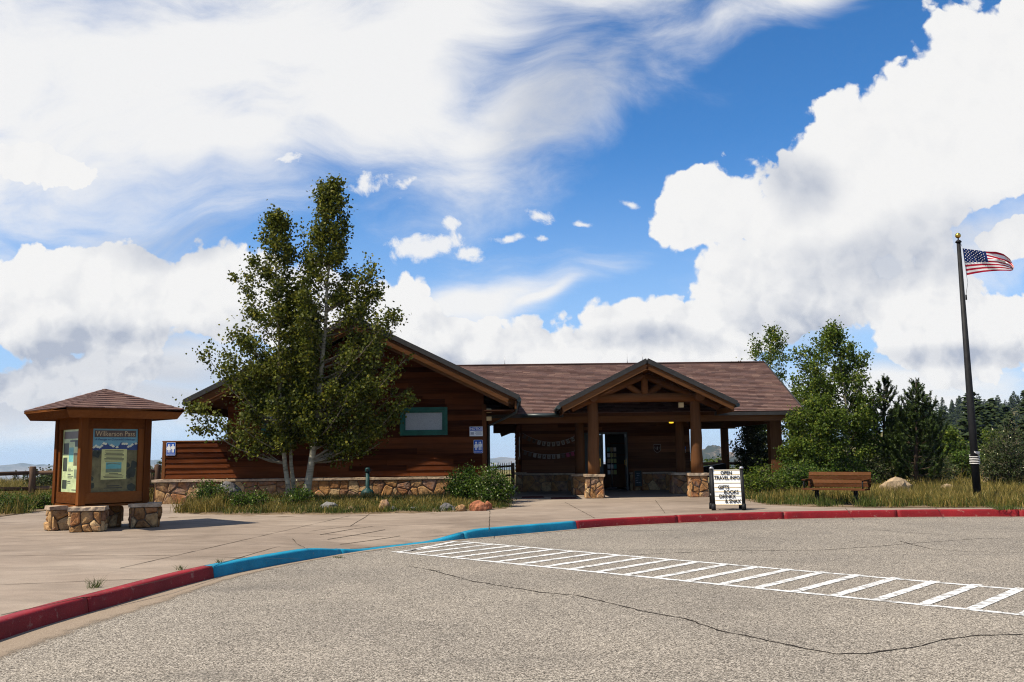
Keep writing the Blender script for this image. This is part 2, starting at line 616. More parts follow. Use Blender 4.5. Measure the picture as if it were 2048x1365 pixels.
def shingle_mat():
    h = newmat('shingle', 0.9, 0.15)
    ri = h.n('ShaderNodeNewGeometry').outputs['Random Per Island']
    rd = rnd_of(h)
    f = h.m('FRACT', h.m('ADD', ri, rd))
    c = h.ramp(f, [(0.0, (0.080, 0.046, 0.039)), (0.35, (0.118, 0.070, 0.058)), (0.65, (0.094, 0.059, 0.053)), (0.9, (0.145, 0.092, 0.074)), (1.0, (0.066, 0.041, 0.037))])
    c = h.mix(1.0, c, h.ramp(h.noise(h.pos, 1.1, 5, 0.6), [(0.3, (0.82, 0.82, 0.86)), (0.7, (1.15, 1.12, 1.1))]), 'MULTIPLY')
    c = h.mix(1.0, c, h.ramp(h.noise(h.pos, 90, 3, 0.7), [(0.3, (0.6, 0.6, 0.6)), (0.7, (1.4, 1.4, 1.4))]), 'MULTIPLY')
    h.put(h.b.inputs['Base Color'], c)
    return h.mt


M['shingle'] = shingle_mat()


def asphalt_mat():
    h = newmat('chip seal asphalt', 0.9, 0.15)
    v = h.voro(h.pos, 98, col=True)
    g = h.n('ShaderNodeSeparateColor'); h.put(g.inputs[0], v)
    ch = h.ramp(g.outputs[0], [(0.0, (0.030, 0.026, 0.022)), (0.20, (0.100, 0.088, 0.074)), (0.55, (0.212, 0.187, 0.157)), (1.0, (0.440, 0.396, 0.340))])
    fine = h.ramp(h.noise(h.pos, 150, 3, 0.7), [(0.3, (0.6, 0.6, 0.6)), (0.7, (1.35, 1.35, 1.35))])
    c = h.mix(1.0, ch, fine, 'MULTIPLY')
    big = h.ramp(h.noise(h.pos, 0.35, 7, 0.62), [(0.3, (0.82, 0.82, 0.82)), (0.7, (1.14, 1.13, 1.10))])
    c = h.mix(1.0, c, big, 'MULTIPLY')
    oil = h.smooth(h.noise(h.pos, 0.8, 6, 0.62, 0.7), 0.60, 0.78)
    c = h.mix(h.m('MULTIPLY', oil, 0.45), c, (0.050, 0.047, 0.044))
    worn = h.smooth(h.noise(h.mapping(h.pos, rot=(0, 0, 0.7), scale=(0.25, 1.3, 1)), 1.0, 5, 0.6, 0.3), 0.55, 0.72)
    c = h.mix(h.m('MULTIPLY', worn, 0.32), c, (0.075, 0.069, 0.062))
    h.put(h.b.inputs['Base Color'], c)
    bump(h, g.outputs[0], 0.6, 0.012)
    return h.mt


def concrete_mat():
    h = newmat('tan concrete', 0.85, 0.2)
    a = h.noise(h.pos, 0.28, 6, 0.6, 0.3)
    c = h.ramp(a, [(0.28, (0.160, 0.125, 0.097)), (0.5, (0.222, 0.178, 0.141)), (0.72, (0.272, 0.226, 0.182))])
    st = h.noise(h.mapping(h.pos, scale=(0.8, 1.7, 1)), 1.0, 7, 0.65, 0.8)
    c = h.mix(1.0, c, h.ramp(st, [(0.32, (0.76, 0.75, 0.74)), (0.62, (1.08, 1.07, 1.06))]), 'MULTIPLY')
    c = h.mix(1.0, c, h.ramp(h.noise(h.pos, 70, 4, 0.7), [(0.3, (0.80, 0.80, 0.80)), (0.7, (1.18, 1.18, 1.18))]), 'MULTIPLY')
    h.put(h.b.inputs['Base Color'], c)
    bump(h, h.noise(h.pos, 90, 4, 0.7), 0.25, 0.01)
    return h.mt


def painted(name, col, under, worn=0.62):
    h = newmat(name, 0.55, 0.35)
    n_ = h.noise(h.pos, 9, 8, 0.72, 0.3)
    mk = h.m('ADD', h.smooth(n_, worn, worn + 0.07), h.m('MULTIPLY', h.smooth(h.noise(h.pos, 85, 3, 0.7), 0.56, 0.66), 0.40), clamp=True)
    c = h.mix(h.m('MULTIPLY', mk, 0.8), col, under)
    c = h.mix(1.0, c, h.ramp(h.noise(h.pos, 2.4, 5, 0.6), [(0.3, (0.75, 0.75, 0.75)), (0.7, (1.2, 1.2, 1.2))]), 'MULTIPLY')
    c = h.mix(1.0, c, h.ramp(h.noise(h.pos, 60, 3, 0.7), [(0.3, (0.8, 0.8, 0.8)), (0.7, (1.15, 1.15, 1.15))]), 'MULTIPLY')
    h.put(h.b.inputs['Base Color'], c)
    bump(h, h.noise(h.pos, 60, 5, 0.7), 0.4, 0.01)
    return h.mt


def terrain_mat():
    h = newmat('terrain', 0.95, 0.05)
    n_ = h.noise(h.pos, 0.02, 8, 0.6)
    c = h.ramp(n_, [(0.3, (0.060, 0.062, 0.024)), (0.5, (0.130, 0.110, 0.050)), (0.7, (0.190, 0.150, 0.080))])
    tr = h.smooth(h.noise(h.pos, 0.006, 8, 0.7, 0.4), 0.50, 0.60)
    c = h.mix(h.m('MULTIPLY', tr, 0.75), c, (0.020, 0.032, 0.016))
    h.put(h.b.inputs['Base Color'], c)
    return h.mt


def mountain_mat(name, rock, tree, sc_, cover):
    h = newmat(name, 0.95, 0.05)
    n_ = h.noise(h.pos, sc_, 10, 0.72, 0.3)
    c = h.ramp(n_, [(cover - 0.05, tree), (cover + 0.04, rock), (0.80, tuple(min(1, k * 1.5) for k in rock))])
    h.put(h.b.inputs['Base Color'], c)
    return h.mt


M['asphalt'] = asphalt_mat()
M['concrete'] = concrete_mat()
M['kerb_red'] = painted('red kerb paint', (0.195, 0.007, 0.010), (0.25, 0.11, 0.09), 0.58)
M['kerb_blue'] = painted('blue kerb paint', (0.005, 0.190, 0.310), (0.12, 0.19, 0.22), 0.62)
M['line'] = painted('white road paint', (0.62, 0.62, 0.61), (0.18, 0.162, 0.138), 0.50)
M['crack'] = plain('crack', (0.022, 0.019, 0.016), 0.95, 0.05, var=0.4, scale=20)
M['joint'] = plain('joint', (0.045, 0.036, 0.028), 0.95, 0.05, var=0.4, scale=9)
M['sand'] = None
M['terrain'] = terrain_mat()


def sand_mat():
    """grit that thins out away from the kerb: the grains lie apart, the road shows between them"""
    h = newmat('gutter sand', 0.95, 0.1)
    g = h.noise(h.pos, 120, 4, 0.7)
    c = h.ramp(g, [(0.3, (0.12, 0.09, 0.066)), (0.5, (0.215, 0.17, 0.128)), (0.72, (0.33, 0.27, 0.21))])
    h.put(h.b.inputs['Base Color'], c)
    at = h.n('ShaderNodeAttribute', attribute_name='cover')
    f = h.m('ADD', h.m('MULTIPLY', h.noise(h.pos, 3.0, 6, 0.65), 0.7), h.m('MULTIPLY', h.noise(h.pos, 75, 3, 0.7), 0.75))
    a = h.smooth(h.m('SUBTRACT', h.m('MULTIPLY', at.outputs['Fac'], 1.55), f), -0.28, 0.10)
    h.put(h.b.inputs['Alpha'], a)
    return h.mt


M['sand'] = sand_mat()


def bark_mat():
    h = newmat('aspen bark', 0.75, 0.2)
    p = h.mapping(h.co, scale=(3, 3, 14))
    n_ = h.noise(p, 1.0, 5, 0.6)
    c = h.ramp(n_, [(0.33, (0.11, 0.092, 0.062)), (0.46, (0.24, 0.215, 0.15)), (0.7, (0.34, 0.31, 0.23))])
    k = h.smooth(h.voro(h.mapping(h.co, scale=(2.6, 2.6, 2.0)), 1.4), 0.13, 0.07)
    c = h.mix(k, c, (0.02, 0.017, 0.014))
    h.put(h.b.inputs['Base Color'], c)
    bump(h, n_, 0.3, 0.01)
    return h.mt


M['bark'] = bark_mat()
M['bark_dark'] = wood('conifer bark', (0.040, 0.028, 0.020), (0.095, 0.068, 0.050), 2)
M['limb'] = plain('aspen limb', (0.150, 0.128, 0.090), 0.85, 0.1, var=0.3)
M['twig'] = plain('twig', (0.11, 0.09, 0.065), 0.9, 0.1, var=0.3)
M['leaf_aspen'] = leaf_mat('aspen leaf', (0.026, 0.040, 0.005), (0.130, 0.142, 0.020), (0.22, 0.20, 0.032), 0.42)
M['leaf_aspen2'] = leaf_mat('green aspen leaf', (0.030, 0.056, 0.006), (0.118, 0.165, 0.024), (0.20, 0.21, 0.035), 0.42)
M['leaf_shrub'] = leaf_mat('shrub leaf', (0.018, 0.046, 0.005), (0.075, 0.125, 0.016), (0.15, 0.17, 0.04))
M['leaf_dark'] = leaf_mat('dark shrub leaf', (0.018, 0.030, 0.010), (0.060, 0.080, 0.028), (0.14, 0.14, 0.06))
M['needle'] = leaf_mat('pine needle', (0.013, 0.028, 0.005), (0.060, 0.088, 0.018), None, 0.2)
M['needle_far'] = leaf_mat('far pine needle', (0.010, 0.019, 0.007), (0.030, 0.044, 0.014), None, 0.1)
M['grass_dry'] = leaf_mat('dry grass', (0.070, 0.064, 0.014), (0.250, 0.190, 0.052), (0.40, 0.29, 0.11), 0.3)
M['grass_green'] = leaf_mat('green grass', (0.030, 0.052, 0.010), (0.100, 0.125, 0.030), (0.20, 0.17, 0.06), 0.3)
M['flower'] = plain('pale flower', (0.60, 0.58, 0.36), 0.8, 0.1, var=0.2)


# ------------------------------------------------------------------ terrain, far mountains, air
def sstep(x, a, b):
    t = min(1.0, max(0.0, (x - a) / (b - a)))
    return t * t * (3 - 2 * t)


def terrain_z(x, y):
    r = math.hypot(x, y)
    az = math.degrees(math.atan2(x, y))
    z = -0.08
    # the pass drops to a basin in the north and west
    a = az if az > -170 else 190
    drop = 1 - sstep(az, 13, 24)
    if az < -100:
        drop *= 1 - sstep(-az, 100, 150)
    z -= drop * 178 * sstep(r, 46, 2600) ** 0.9
    z -= (1 - drop) * 6 * sstep(r, 60, 260)
    # wooded hill in the north-east
    hx, hy = x - 330, y - 420
    z += 31 * math.exp(-(hx * hx / 150 ** 2 + hy * hy / 170 ** 2))
    hx, hy = x - 215, y - 470
    z += 3 * math.exp(-(hx * hx / 70 ** 2 + hy * hy / 80 ** 2))
    if r > 60:
        k = min(1, (r - 60) / 400)
        z += k * 5 * mnoise.fractal((x * 0.006, y * 0.006, 3.0), 0.8, 2.1, 5)
    return z


def build_terrain():
    rs = [0.5, 12, 24, 34, 42] + [46 * 1.092 ** i for i in range(61)]
    na = 180
    vs, fs = [], []
    for r in rs:
        for k in range(na):
            th = 2 * math.pi * k / na
            x, y = r * math.sin(th), r * math.cos(th)
            vs.append((x, y, terrain_z(x, y)))
    for i in range(len(rs) - 1):
        for k in range(na):
            k2 = (k + 1) % na
            fs.append((i * na + k, (i + 1) * na + k, (i + 1) * na + k2, i * na + k2))
    fs.append(tuple(range(na)))
    mb = MB(); mb.add(vs, fs, True)
    tag(mb.build('terrain', M['terrain']), kind='structure')


build_terrain()


def mountain(name, prof, dist, depth, base_z, mt, rough, seed, nseg=150, freq=1.0):
    """a ridge seen along prof = [(px, py)...] standing dist metres away, depth metres thick"""
    pts = [D(px, py, 1.0) - EYE for px, py in prof]
    xs = [p.x for p in pts]; hs_ = [p.z for p in pts]
    rows = 14
    vs, fs = [], []
    for j in range(rows + 1):
        t = j / rows * 2 - 1
        for i in range(nseg + 1):
            s = xs[0] + (xs[-1] - xs[0]) * i / nseg
            hgt = float(np.interp(s, xs, hs_)) * dist + EYE.z - base_z
            Y = dist + depth * t * 0.5
            X = s * dist + t * depth * 0.1
            nz = mnoise.fractal((X * freq / dist * 12, Y * freq / dist * 12, seed), 0.9, 2.1, 6)
            prof_h = (1 - abs(t)) ** 0.75
            z = base_z + hgt * prof_h * (1 + rough * nz * (0.35 + 0.65 * abs(t)))
            vs.append((X, Y, z if abs(t) < 0.999 else base_z - 6))
    n = nseg + 1
    for j in range(rows):
        for i in range(nseg):
            fs.append((j * n + i, j * n + i + 1, (j + 1) * n + i + 1, (j + 1) * n + i))
    mb = MB(); mb.add(vs, fs, True)
    tag(mb.build(name, mt), kind='structure')


M['mt_far'] = mountain_mat('far mountain', (0.16, 0.14, 0.12), (0.045, 0.055, 0.045), 0.0012, 0.5)
M['mt_rock'] = mountain_mat('rocky mountain', (0.20, 0.150, 0.115), (0.022, 0.028, 0.020), 0.020, 0.54)
mountain('mountain', [(-500, 932), (-250, 926), (-120, 930), (0, 931), (25, 929), (48, 925), (62, 931), (85, 928), (100, 931), (118, 928), (200, 924), (330, 920), (470, 926), (640, 922), (800, 926), (955, 918), (985, 917), (1003, 914), (1022, 916), (1060, 920), (1200, 924), (1400, 930)],
         7600, 1800, -172, M['mt_far'], 0.10, 1.3, 220)
mountain('mountain', [(-500, 962), (-200, 956), (-60, 960), (15, 960), (40, 958), (70, 962), (180, 966), (330, 958), (640, 955), (900, 952), (975, 946), (1005, 941), (1030, 946), (1100, 950)],
         4300, 700, -168, M['mt_far'], 0.25, 5.1, 160)
mountain('mountain', [(1180, 940), (1290, 915), (1340, 908), (1375, 898), (1392, 896), (1408, 899), (1425, 895), (1440, 899), (1470, 908), (1520, 905), (1580, 913), (1660, 912), (1750, 930)],
         2100, 800, -150, M['mt_rock'], 0.5, 2.2, 180, 1.8)

hm = bpy.data.materials.new('haze')
hm.use_nodes = True
hm.node_tree.nodes.clear()
hv = hm.node_tree.nodes.new('ShaderNodeVolumePrincipled')
hv.inputs['Color'].default_value = (0.62, 0.79, 1.0, 1)
hv.inputs['Density'].default_value = 0.00008
hv.inputs['Anisotropy'].default_value = 0.1
ho = hm.node_tree.nodes.new('ShaderNodeOutputMaterial')
hm.node_tree.links.new(hv.outputs[0], ho.inputs['Volume'])
mb = MB()
mb.box(-10600, 10600, -10600, 10600, -198, 62)
tag(mb.build('haze', hm), kind='stuff')

# ------------------------------------------------------------------ road, kerb, pavement
mb = MB()
mb.add([(-45, -45, 0), (45, -45, 0), (45, 26, 0), (-45, 26, 0)], [(0, 1, 2, 3)])
ROAD = tag(mb.build('road', M['asphalt']), kind='structure')

KPX = [(0, 1281), (210, 1217), (425, 1157), (620, 1119), (750, 1099), (850, 1087), (960, 1076), (1150, 1059), (1240, 1052), (1440, 1043), (1600, 1038), (1800, 1035), (2048, 1034)]
kp = [Vector((-1.9, -7, 0)), Vector((-3.3, -3.5, 0)), Vector((-4.3, 0.5, 0)), Vector((-4.75, 4.5, 0))] + [G(x, y, 0) for x, y in KPX]
last = kp[-1]
kp += [last + Vector((5, -1.2, 0)), last + Vector((10, -4.5, 0)), last + Vector((14, -10, 0))]
# smooth centre polyline (Catmull-Rom), 0.2 m apart
ks = []
for i in range(1, len(kp) - 2):
    p0, p1, p2, p3 = kp[i - 1:i + 3]
    n = max(2, int((p2 - p1).length / 0.2))
    for j in range(n):
        t = j / n
        ks.append(0.5 * ((2 * p1) + (p2 - p0) * t + (2 * p0 - 5 * p1 + 4 * p2 - p3) * t * t + (3 * p1 - p0 - 3 * p2 + p3) * t ** 3))
ks.append(kp[-2])
for _ in range(6):
    ks = [ks[0]] + [(ks[i - 1] + ks[i] * 2 + ks[i + 1]) / 4 for i in range(1, len(ks) - 1)] + [ks[-1]]
karc = [0.0]
for i in range(1, len(ks)):
    karc.append(karc[-1] + (ks[i] - ks[i - 1]).length)


def arc_at(px, py):
    p = G(px, py, 0)
    i = min(range(len(ks)), key=lambda k: (ks[k] - p).length)
    return karc[i]


S_A, S_B, S_C, S_D = arc_at(610, 1121), arc_at(752, 1099), arc_at(845, 1088), arc_at(965, 1075)
S_RB, S_BR = arc_at(425, 1157), arc_at(1150, 1059)
KH = 0.17


def kerb_h(s):
    return 0.012 + (KH - 0.012) * (1 - sstep(s, S_A, S_B) + sstep(s, S_C, S_D))


def knormal(i):
    t = (ks[min(i + 1, len(ks) - 1)] - ks[max(i - 1, 0)]).normalized()
    return Vector((-t.y, t.x, 0))      # to the pavement side


def kpoint(s):
    s = min(max(s, 0), karc[-1])
    i = int(np.searchsorted(karc, s))
    i = max(1, min(i, len(karc) - 1))
    t = (s - karc[i - 1]) / max(1e-6, karc[i] - karc[i - 1])
    p = ks[i - 1].lerp(ks[i], t)
    nn = knormal(i - 1).lerp(knormal(i), t).normalized()
    return p, nn


cuts = [0.0]
for e in (S_RB, S_BR, karc[-1]):
    a = cuts[-1]
    k = max(1, round((e - a) / 2.9))
    cuts += [a + (e - a) * (j + 1) / k for j in range(k)]
kr = random.Random(3)
for a, b in zip(cuts, cuts[1:]):
    mid = (a + b) / 2
    mt = M['kerb_blue'] if S_RB < mid < S_BR else M['kerb_red']
    a2, b2 = a + 0.006, b - 0.006
    n = max(4, int((b2 - a2) / 0.1))
    vs, fs = [], []
    jit = kr.uniform(-0.004, 0.004)
    for j in range(n + 1):
        s = a2 + (b2 - a2) * j / n
        p, nn = kpoint(s)
        h = kerb_h(s) + jit
        w1 = 0.004 * mnoise.noise((s * 5, 0.3, 0))
        r_ = min(0.030, h * 0.45)
        prof = [(-0.012 + w1 * 2, -0.06), (-0.010 + w1 * 2, 0.0), (0.010 + w1, h - r_), (0.018 + w1, h - r_ * 0.35), (0.035 + w1, h - 0.003), (0.060, h), (0.158, h + 0.001), (0.160, -0.06)]
        vs += [p + nn * o_ + Vector((0, 0, z)) for o_, z in prof]
    k = 8
    for j in range(n):
        for i in range(k - 1):
            fs.append((j * k + i, (j + 1) * k + i, (j + 1) * k + i + 1, j * k + i + 1))
    fs += [tuple(range(k)), tuple(n * k + i for i in reversed(range(k)))]
    mb = MB()
    for f in fs:
        pass
    mb.add(vs, fs)
    mb.sm = [True] * (len(fs) - 2) + [False, False]
    tag(mb.build('kerb', mt), kind='structure')

# pavement: a strip that follows the kerb and its ramp, then one flat sheet beyond
offs = [0.162, 0.5, 0.9, 1.3, 1.75, 2.1]
vs, fs = [], []
SS = [karc[-1] * i / 420 for i in range(421)]
for s in SS:
    p, nn = kpoint(s)
    h = kerb_h(s)
    for o_ in offs:
        t = (o_ - 0.162) / (offs[-1] - 0.162)
        z = h + (KH - h) * t
        vs.append(p + nn * o_ + Vector((0, 0, z - 0.002)))
k = len(offs)
for j in range(len(SS) - 1):
    for i in range(k - 1):
        fs.append((j * k + i, (j + 1) * k + i, (j + 1) * k + i + 1, j * k + i + 1))
outer = [j * k + k - 1 for j in range(len(SS))]
o = len(vs)
far = [(44, 12), (44, 44), (-34, 44), (-34, -9), (-6, -9)]
vs += [Vector((x, y, KH - 0.002)) for x, y in far]
fs.append(tuple(outer + [o + i for i in range(len(far))]))
mb = MB(); mb.add(vs, fs)
PAVE = tag(mb.build('pavement', M['concrete']), kind='structure')


def pave_z(x, y):
    """height of the pavement at a point"""
    v = Vector((x, y, 0))
    i = min(range(len(ks)), key=lambda q_: (ks[q_] - v).length_squared)
    d = (v - ks[i]).length
    h = kerb_h(karc[i])
    if d >= offs[-1]:
        return KH
    return h + (KH - h) * max(0, (d - 0.162) / (offs[-1] - 0.162))


def ribbon(name, pts, width, mt, parent=None, lift=0.004, zf=None, jitter=0.0, seed=0, step=0.25):
    rr = random.Random(seed)
    ps = []
    for a, b in zip(pts, pts[1:]):
        n = max(1, int((b - a).length / step))
        ps += [a.lerp(b, j / n) for j in range(n)]
    ps.append(pts[-1])
    if jitter:
        ps = [p + Vector((rr.uniform(-jitter, jitter), rr.uniform(-jitter, jitter), 0)) for p in ps]
    vs, fs = [], []
    for i, p in enumerate(ps):
        t = (ps[min(i + 1, len(ps) - 1)] - ps[max(i - 1, 0)]); t.z = 0; t.normalize()
        nn = Vector((-t.y, t.x, 0))
        wd = width * (1 if not jitter else rr.uniform(0.35, 1.4))
        for s_ in (-0.5, 0.5):
            q_ = p + nn * wd * s_
            q_.z = (zf(q_.x, q_.y) if zf else 0.0) + lift
            vs.append(q_)
    for i in range(len(ps) - 1):
        fs.append((2 * i, 2 * i + 1, 2 * i + 3, 2 * i + 2))
    # faces must look up
    fs = [f if (vs[f[1]] - vs[f[0]]).cross(vs[f[2]] - vs[f[0]]).z > 0 else tuple(reversed(f)) for f in fs]
    mb = MB(); mb.add(vs, fs)
    return mb.build(name, mt, parent)


# joints of the slabs
JN = [[(0, 1112), (330, 1112), (600, 1119)], [(240, 1137), (700, 1032)], [(0, 1231), (330, 1160), (560, 1092)], [(0, 1046), (210, 1041), (350, 1026)],
      [(0, 1085), (150, 1078), (420, 1071), (960, 1061)], [(978, 1061), (980, 1021)], [(560, 1055), (760, 1053), (1180, 1036)],
      [(700, 1053), (730, 1035), (745, 1024)], [(1010, 1028), (1420, 1024)], [(1190, 1037), (1130, 1005)], [(1330, 1027), (1310, 1000)], [(585, 1075), (615, 1098)],
      [(0, 1170), (300, 1158)], [(1540, 1018), (2048, 1018)], [(1700, 1026), (1690, 1016)], [(1880, 1023), (1865, 1013)]]
for i, ln in enumerate(JN):
    ribbon('joint', [G(x, y) for x, y in ln], 0.016, M['joint'], PAVE, 0.003, pave_z, 0.006, i)
# scored lines of the ramp
for a, b in [((655, 1080), (770, 1064)), ((680, 1085), (800, 1070)), ((700, 1090), (825, 1077)), ((640, 1075), (745, 1060)), ((720, 1093), (845, 1082)), ((620, 1070), (720, 1057))]:
    ribbon('groove', [G(*a, 0.1), G(*b, 0.1)], 0.022, M['joint'], PAVE, 0.004, pave_z)
# sand along the kerb foot
vs, fs = [], []
rr = random.Random(5)
n = 260
for j in range(n + 1):
    s = karc[-1] * j / n
    p, nn = kpoint(s)
    wd = 0.50 * (1 - sstep(s, S_RB - 3, S_RB + 2.5)) + 0.26
    vs += [p + nn * 0.02 + Vector((0, 0, 0.005)), p - nn * wd + Vector((0, 0, 0.004))]
for j in range(n):
    fs.append((2 * j, 2 * j + 1, 2 * j + 3, 2 * j + 2))
mb = MB(); mb.add(vs, fs)
so_ = mb.build('sand_strip', M['sand'], ROAD)
at = so_.data.attributes.new('cover', 'FLOAT', 'POINT')
at.data.foreach_set('value', [1.0 if i % 2 == 0 else 0.0 for i in range(len(vs))])

# crosswalk
A0, A1 = G(785, 1104, 0), G(2048, 1231, 0)
B0, B1 = G(925, 1084, 0), G(2048, 1182, 0)
da = (A1 - A0).normalized()
ribbon('road_line', [A0, A1 + da * 2.5], 0.10, M['line'], ROAD, 0.005)
ribbon('road_line', [B0, B1 + da * 2.5], 0.10, M['line'], ROAD, 0.005)
nrm = Vector((-da.y, da.x, 0))
wid = (B0 - A0).dot(nrm)
step = 0.485
s0 = (G(1100 + 590 / 2.16, 1104 + (1100 + 590 / 2.16 - 790) / 1258 * 128, 0) - A0).dot(da)
k = -5
s_first = s0 - step * int(s0 / step)
s = s_first - step * 1
while s < (A1 - A0).dot(da) + 2:
    a = A0 + da * s + nrm * 0.05
    b = A0 + da * (s + 0.02) + nrm * (wid - 0.05)
    # bars lean: their far end lies along the photo's up-right direction
    b = b + da * 0.0
    if s < 0.15:
        t = (0.15 - s) / max(0.05, 0.02)
        a = A0 + da * max(s, 0.12) + nrm * 0.05 if s > -0.3 else A0 + da * (0.12) + nrm * (0.05 + (0.12 - s) * 0.4)
    ribbon('road_bar', [a, b], 0.125, M['line'], ROAD, 0.006)
    s += step

# cracks in the asphalt
CR = [[(860, 1140), (940, 1162), (1080, 1185), (1150, 1191), (1205, 1203), (1290, 1224), (1370, 1238), (1440, 1262), (1520, 1278), (1610, 1298), (1670, 1309), (1740, 1307), (1800, 1299), (1845, 1292), (1890, 1279), (1960, 1271), (2048, 1270)],
      [(1240, 1112), (1360, 1106), (1480, 1102), (1640, 1101), (1760, 1093), (1840, 1086), (1960, 1078), (2048, 1076)], [(1800, 1083), (1830, 1091), (1860, 1098)],
      [(1750, 1060), (1850, 1068), (1900, 1070)], [(880, 1143), (810, 1132)], [(1860, 1098), (1935, 1104), (2048, 1106)]]
for i, ln in enumerate(CR):
    ribbon('crack', [G(x, y, 0) for x, y in ln], (0.028, 0.022, 0.024, 0.018, 0.014, 0.014)[i], M['crack'], ROAD, 0.003, None, 0.012, 40 + i, 0.09)

# ------------------------------------------------------------------ building helpers
def voronoi_cells(w_, h_, n, rr, jitter=0.62):
    """irregular cells that fill a w_ x h_ rectangle"""
    nx = max(1, round(math.sqrt(n * w_ / h_ * 0.75)))
    ny = max(1, round(n / nx))
    seeds = []
    for j in range(ny):
        for i in range(nx):
            seeds.append(((i + 0.5 + (0.25 if j % 2 else -0.25) + rr.uniform(-jitter, jitter)) * w_ / nx, (j + 0.5 + rr.uniform(-jitter, jitter)) * h_ / ny))
    if len(seeds) > 6:
        seeds = [s for s in seeds if rr.random() > 0.20]
    cells = []
    for a, s in enumerate(seeds):
        poly = [(0, 0), (w_, 0), (w_, h_), (0, h_)]
        for b, t in enumerate(seeds):
            if a == b:
                continue
            if abs(t[0] - s[0]) > 4.5 * w_ / nx + 0.01:
                continue
            mx, my = (s[0] + t[0]) / 2, (s[1] + t[1]) / 2
            nx_, ny_ = t[0] - s[0], t[1] - s[1]
            out = []
            for i in range(len(poly)):
                p, q_ = poly[i], poly[(i + 1) % len(poly)]
                dp = (p[0] - mx) * nx_ + (p[1] - my) * ny_
                dq = (q_[0] - mx) * nx_ + (q_[1] - my) * ny_
                if dp <= 0:
                    out.append(p)
                if dp * dq < 0:
                    tt = dp / (dp - dq)
                    out.append((p[0] + (q_[0] - p[0]) * tt, p[1] + (q_[1] - p[1]) * tt))
            poly = out
            if len(poly) < 3:
                break
        if len(poly) >= 3:
            cells.append(poly)
    return cells


def poly_area(p):
    return 0.5 * abs(sum(p[i][0] * p[(i + 1) % len(p)][1] - p[(i + 1) % len(p)][0] * p[i][1] for i in range(len(p))))


def round_corners(poly, k=0.13):
    out = []
    n = len(poly)
    for i in range(n):
        a, b, c = poly[i - 1], poly[i], poly[(i + 1) % n]
        out.append((b[0] + (a[0] - b[0]) * k, b[1] + (a[1] - b[1]) * k))
        out.append((b[0] + (c[0] - b[0]) * k, b[1] + (c[1] - b[1]) * k))
    return out


def stones(fr, w_, h_, n, parent, seed, proud=(0.015, 0.06), gap=0.009, taper=0.0):
    """field stones laid in a rectangle of frame fr, each a mesh of its own; taper narrows the top"""
    rr = random.Random(seed)
    for poly in voronoi_cells(w_, h_, n, rr):
        if poly_area(poly) < 0.004:
            continue
        cx = sum(p[0] for p in poly) / len(poly); cy = sum(p[1] for p in poly) / len(poly)
        ext = min(max(p[0] for p in poly) - min(p[0] for p in poly), max(p[1] for p in poly) - min(p[1] for p in poly))
        pl = round_corners(poly)
        hgt = rr.uniform(*proud)

        def ring(ins, c, wob):
            out = []
            for x, y in pl:
                ddx, ddy = x - cx, y - cy
                L = math.hypot(ddx, ddy) + 1e-6
                k = max(0.2, (L - ins - wob * rr.uniform(0, 1)) / L)
                X, Y = cx + ddx * k, cy + ddy * k
                X = w_ / 2 + (X - w_ / 2) * (1 - taper * Y / h_)
                out.append(fp(fr, X, Y, c + rr.uniform(-1, 1) * wob * 0.5))
            return out
        r0 = ring(gap * 0.5, -0.03, 0.0)
        r1 = ring(gap, hgt * 0.55, 0.01)
        r2 = ring(gap + min(0.035, ext * 0.12), hgt, 0.022)
        cpt = fp(fr, w_ / 2 + (cx - w_ / 2) * (1 - taper * cy / h_) + rr.uniform(-.1, .1) * ext, cy + rr.uniform(-.1, .1) * ext, hgt + rr.uniform(-0.006, 0.016))
        k = len(pl)
        vs = r0 + r1 + r2 + [cpt]
        fs = []
        for a in (0, k):
            for i in range(k):
                fs.append((a + i, a + (i + 1) % k, a + k + (i + 1) % k, a + k + i))
        fs += [(2 * k + i, 2 * k + (i + 1) % k, 3 * k) for i in range(k)]
        mb = MB(); mb.add(vs, fs)
        mb.build('stone', M['stone'], parent)


def slab(mb, x0, x1, y0, y1, z0, z1, rr, cut=0.012):
    """a rough flagstone cap: uneven rim"""
    n = 8
    xs = [x0 + (x1 - x0) * i / n for i in range(n + 1)]
    top, bot = [], []
    ring_ = [(x, y0) for x in xs] + [(x1, y0 + (y1 - y0) * t) for t in (0.33, 0.67)] + [(x, y1) for x in reversed(xs)] + [(x0, y1 - (y1 - y0) * t) for t in (0.33, 0.67)]
    for x, y in ring_:
        jx, jy = rr.uniform(-cut, cut), rr.uniform(-cut, cut)
        top.append(Vector((x + jx, y + jy, z1 + rr.uniform(-cut, cut) * 0.4)))
        bot.append(Vector((x + jx * 0.3, y + jy * 0.3, z0)))
    k = len(ring_)
    mb.add(bot + top, [tuple(reversed(range(k))), tuple(range(k, 2 * k))] + [(i, (i + 1) % k, k + (i + 1) % k, k + i) for i in range(k)])


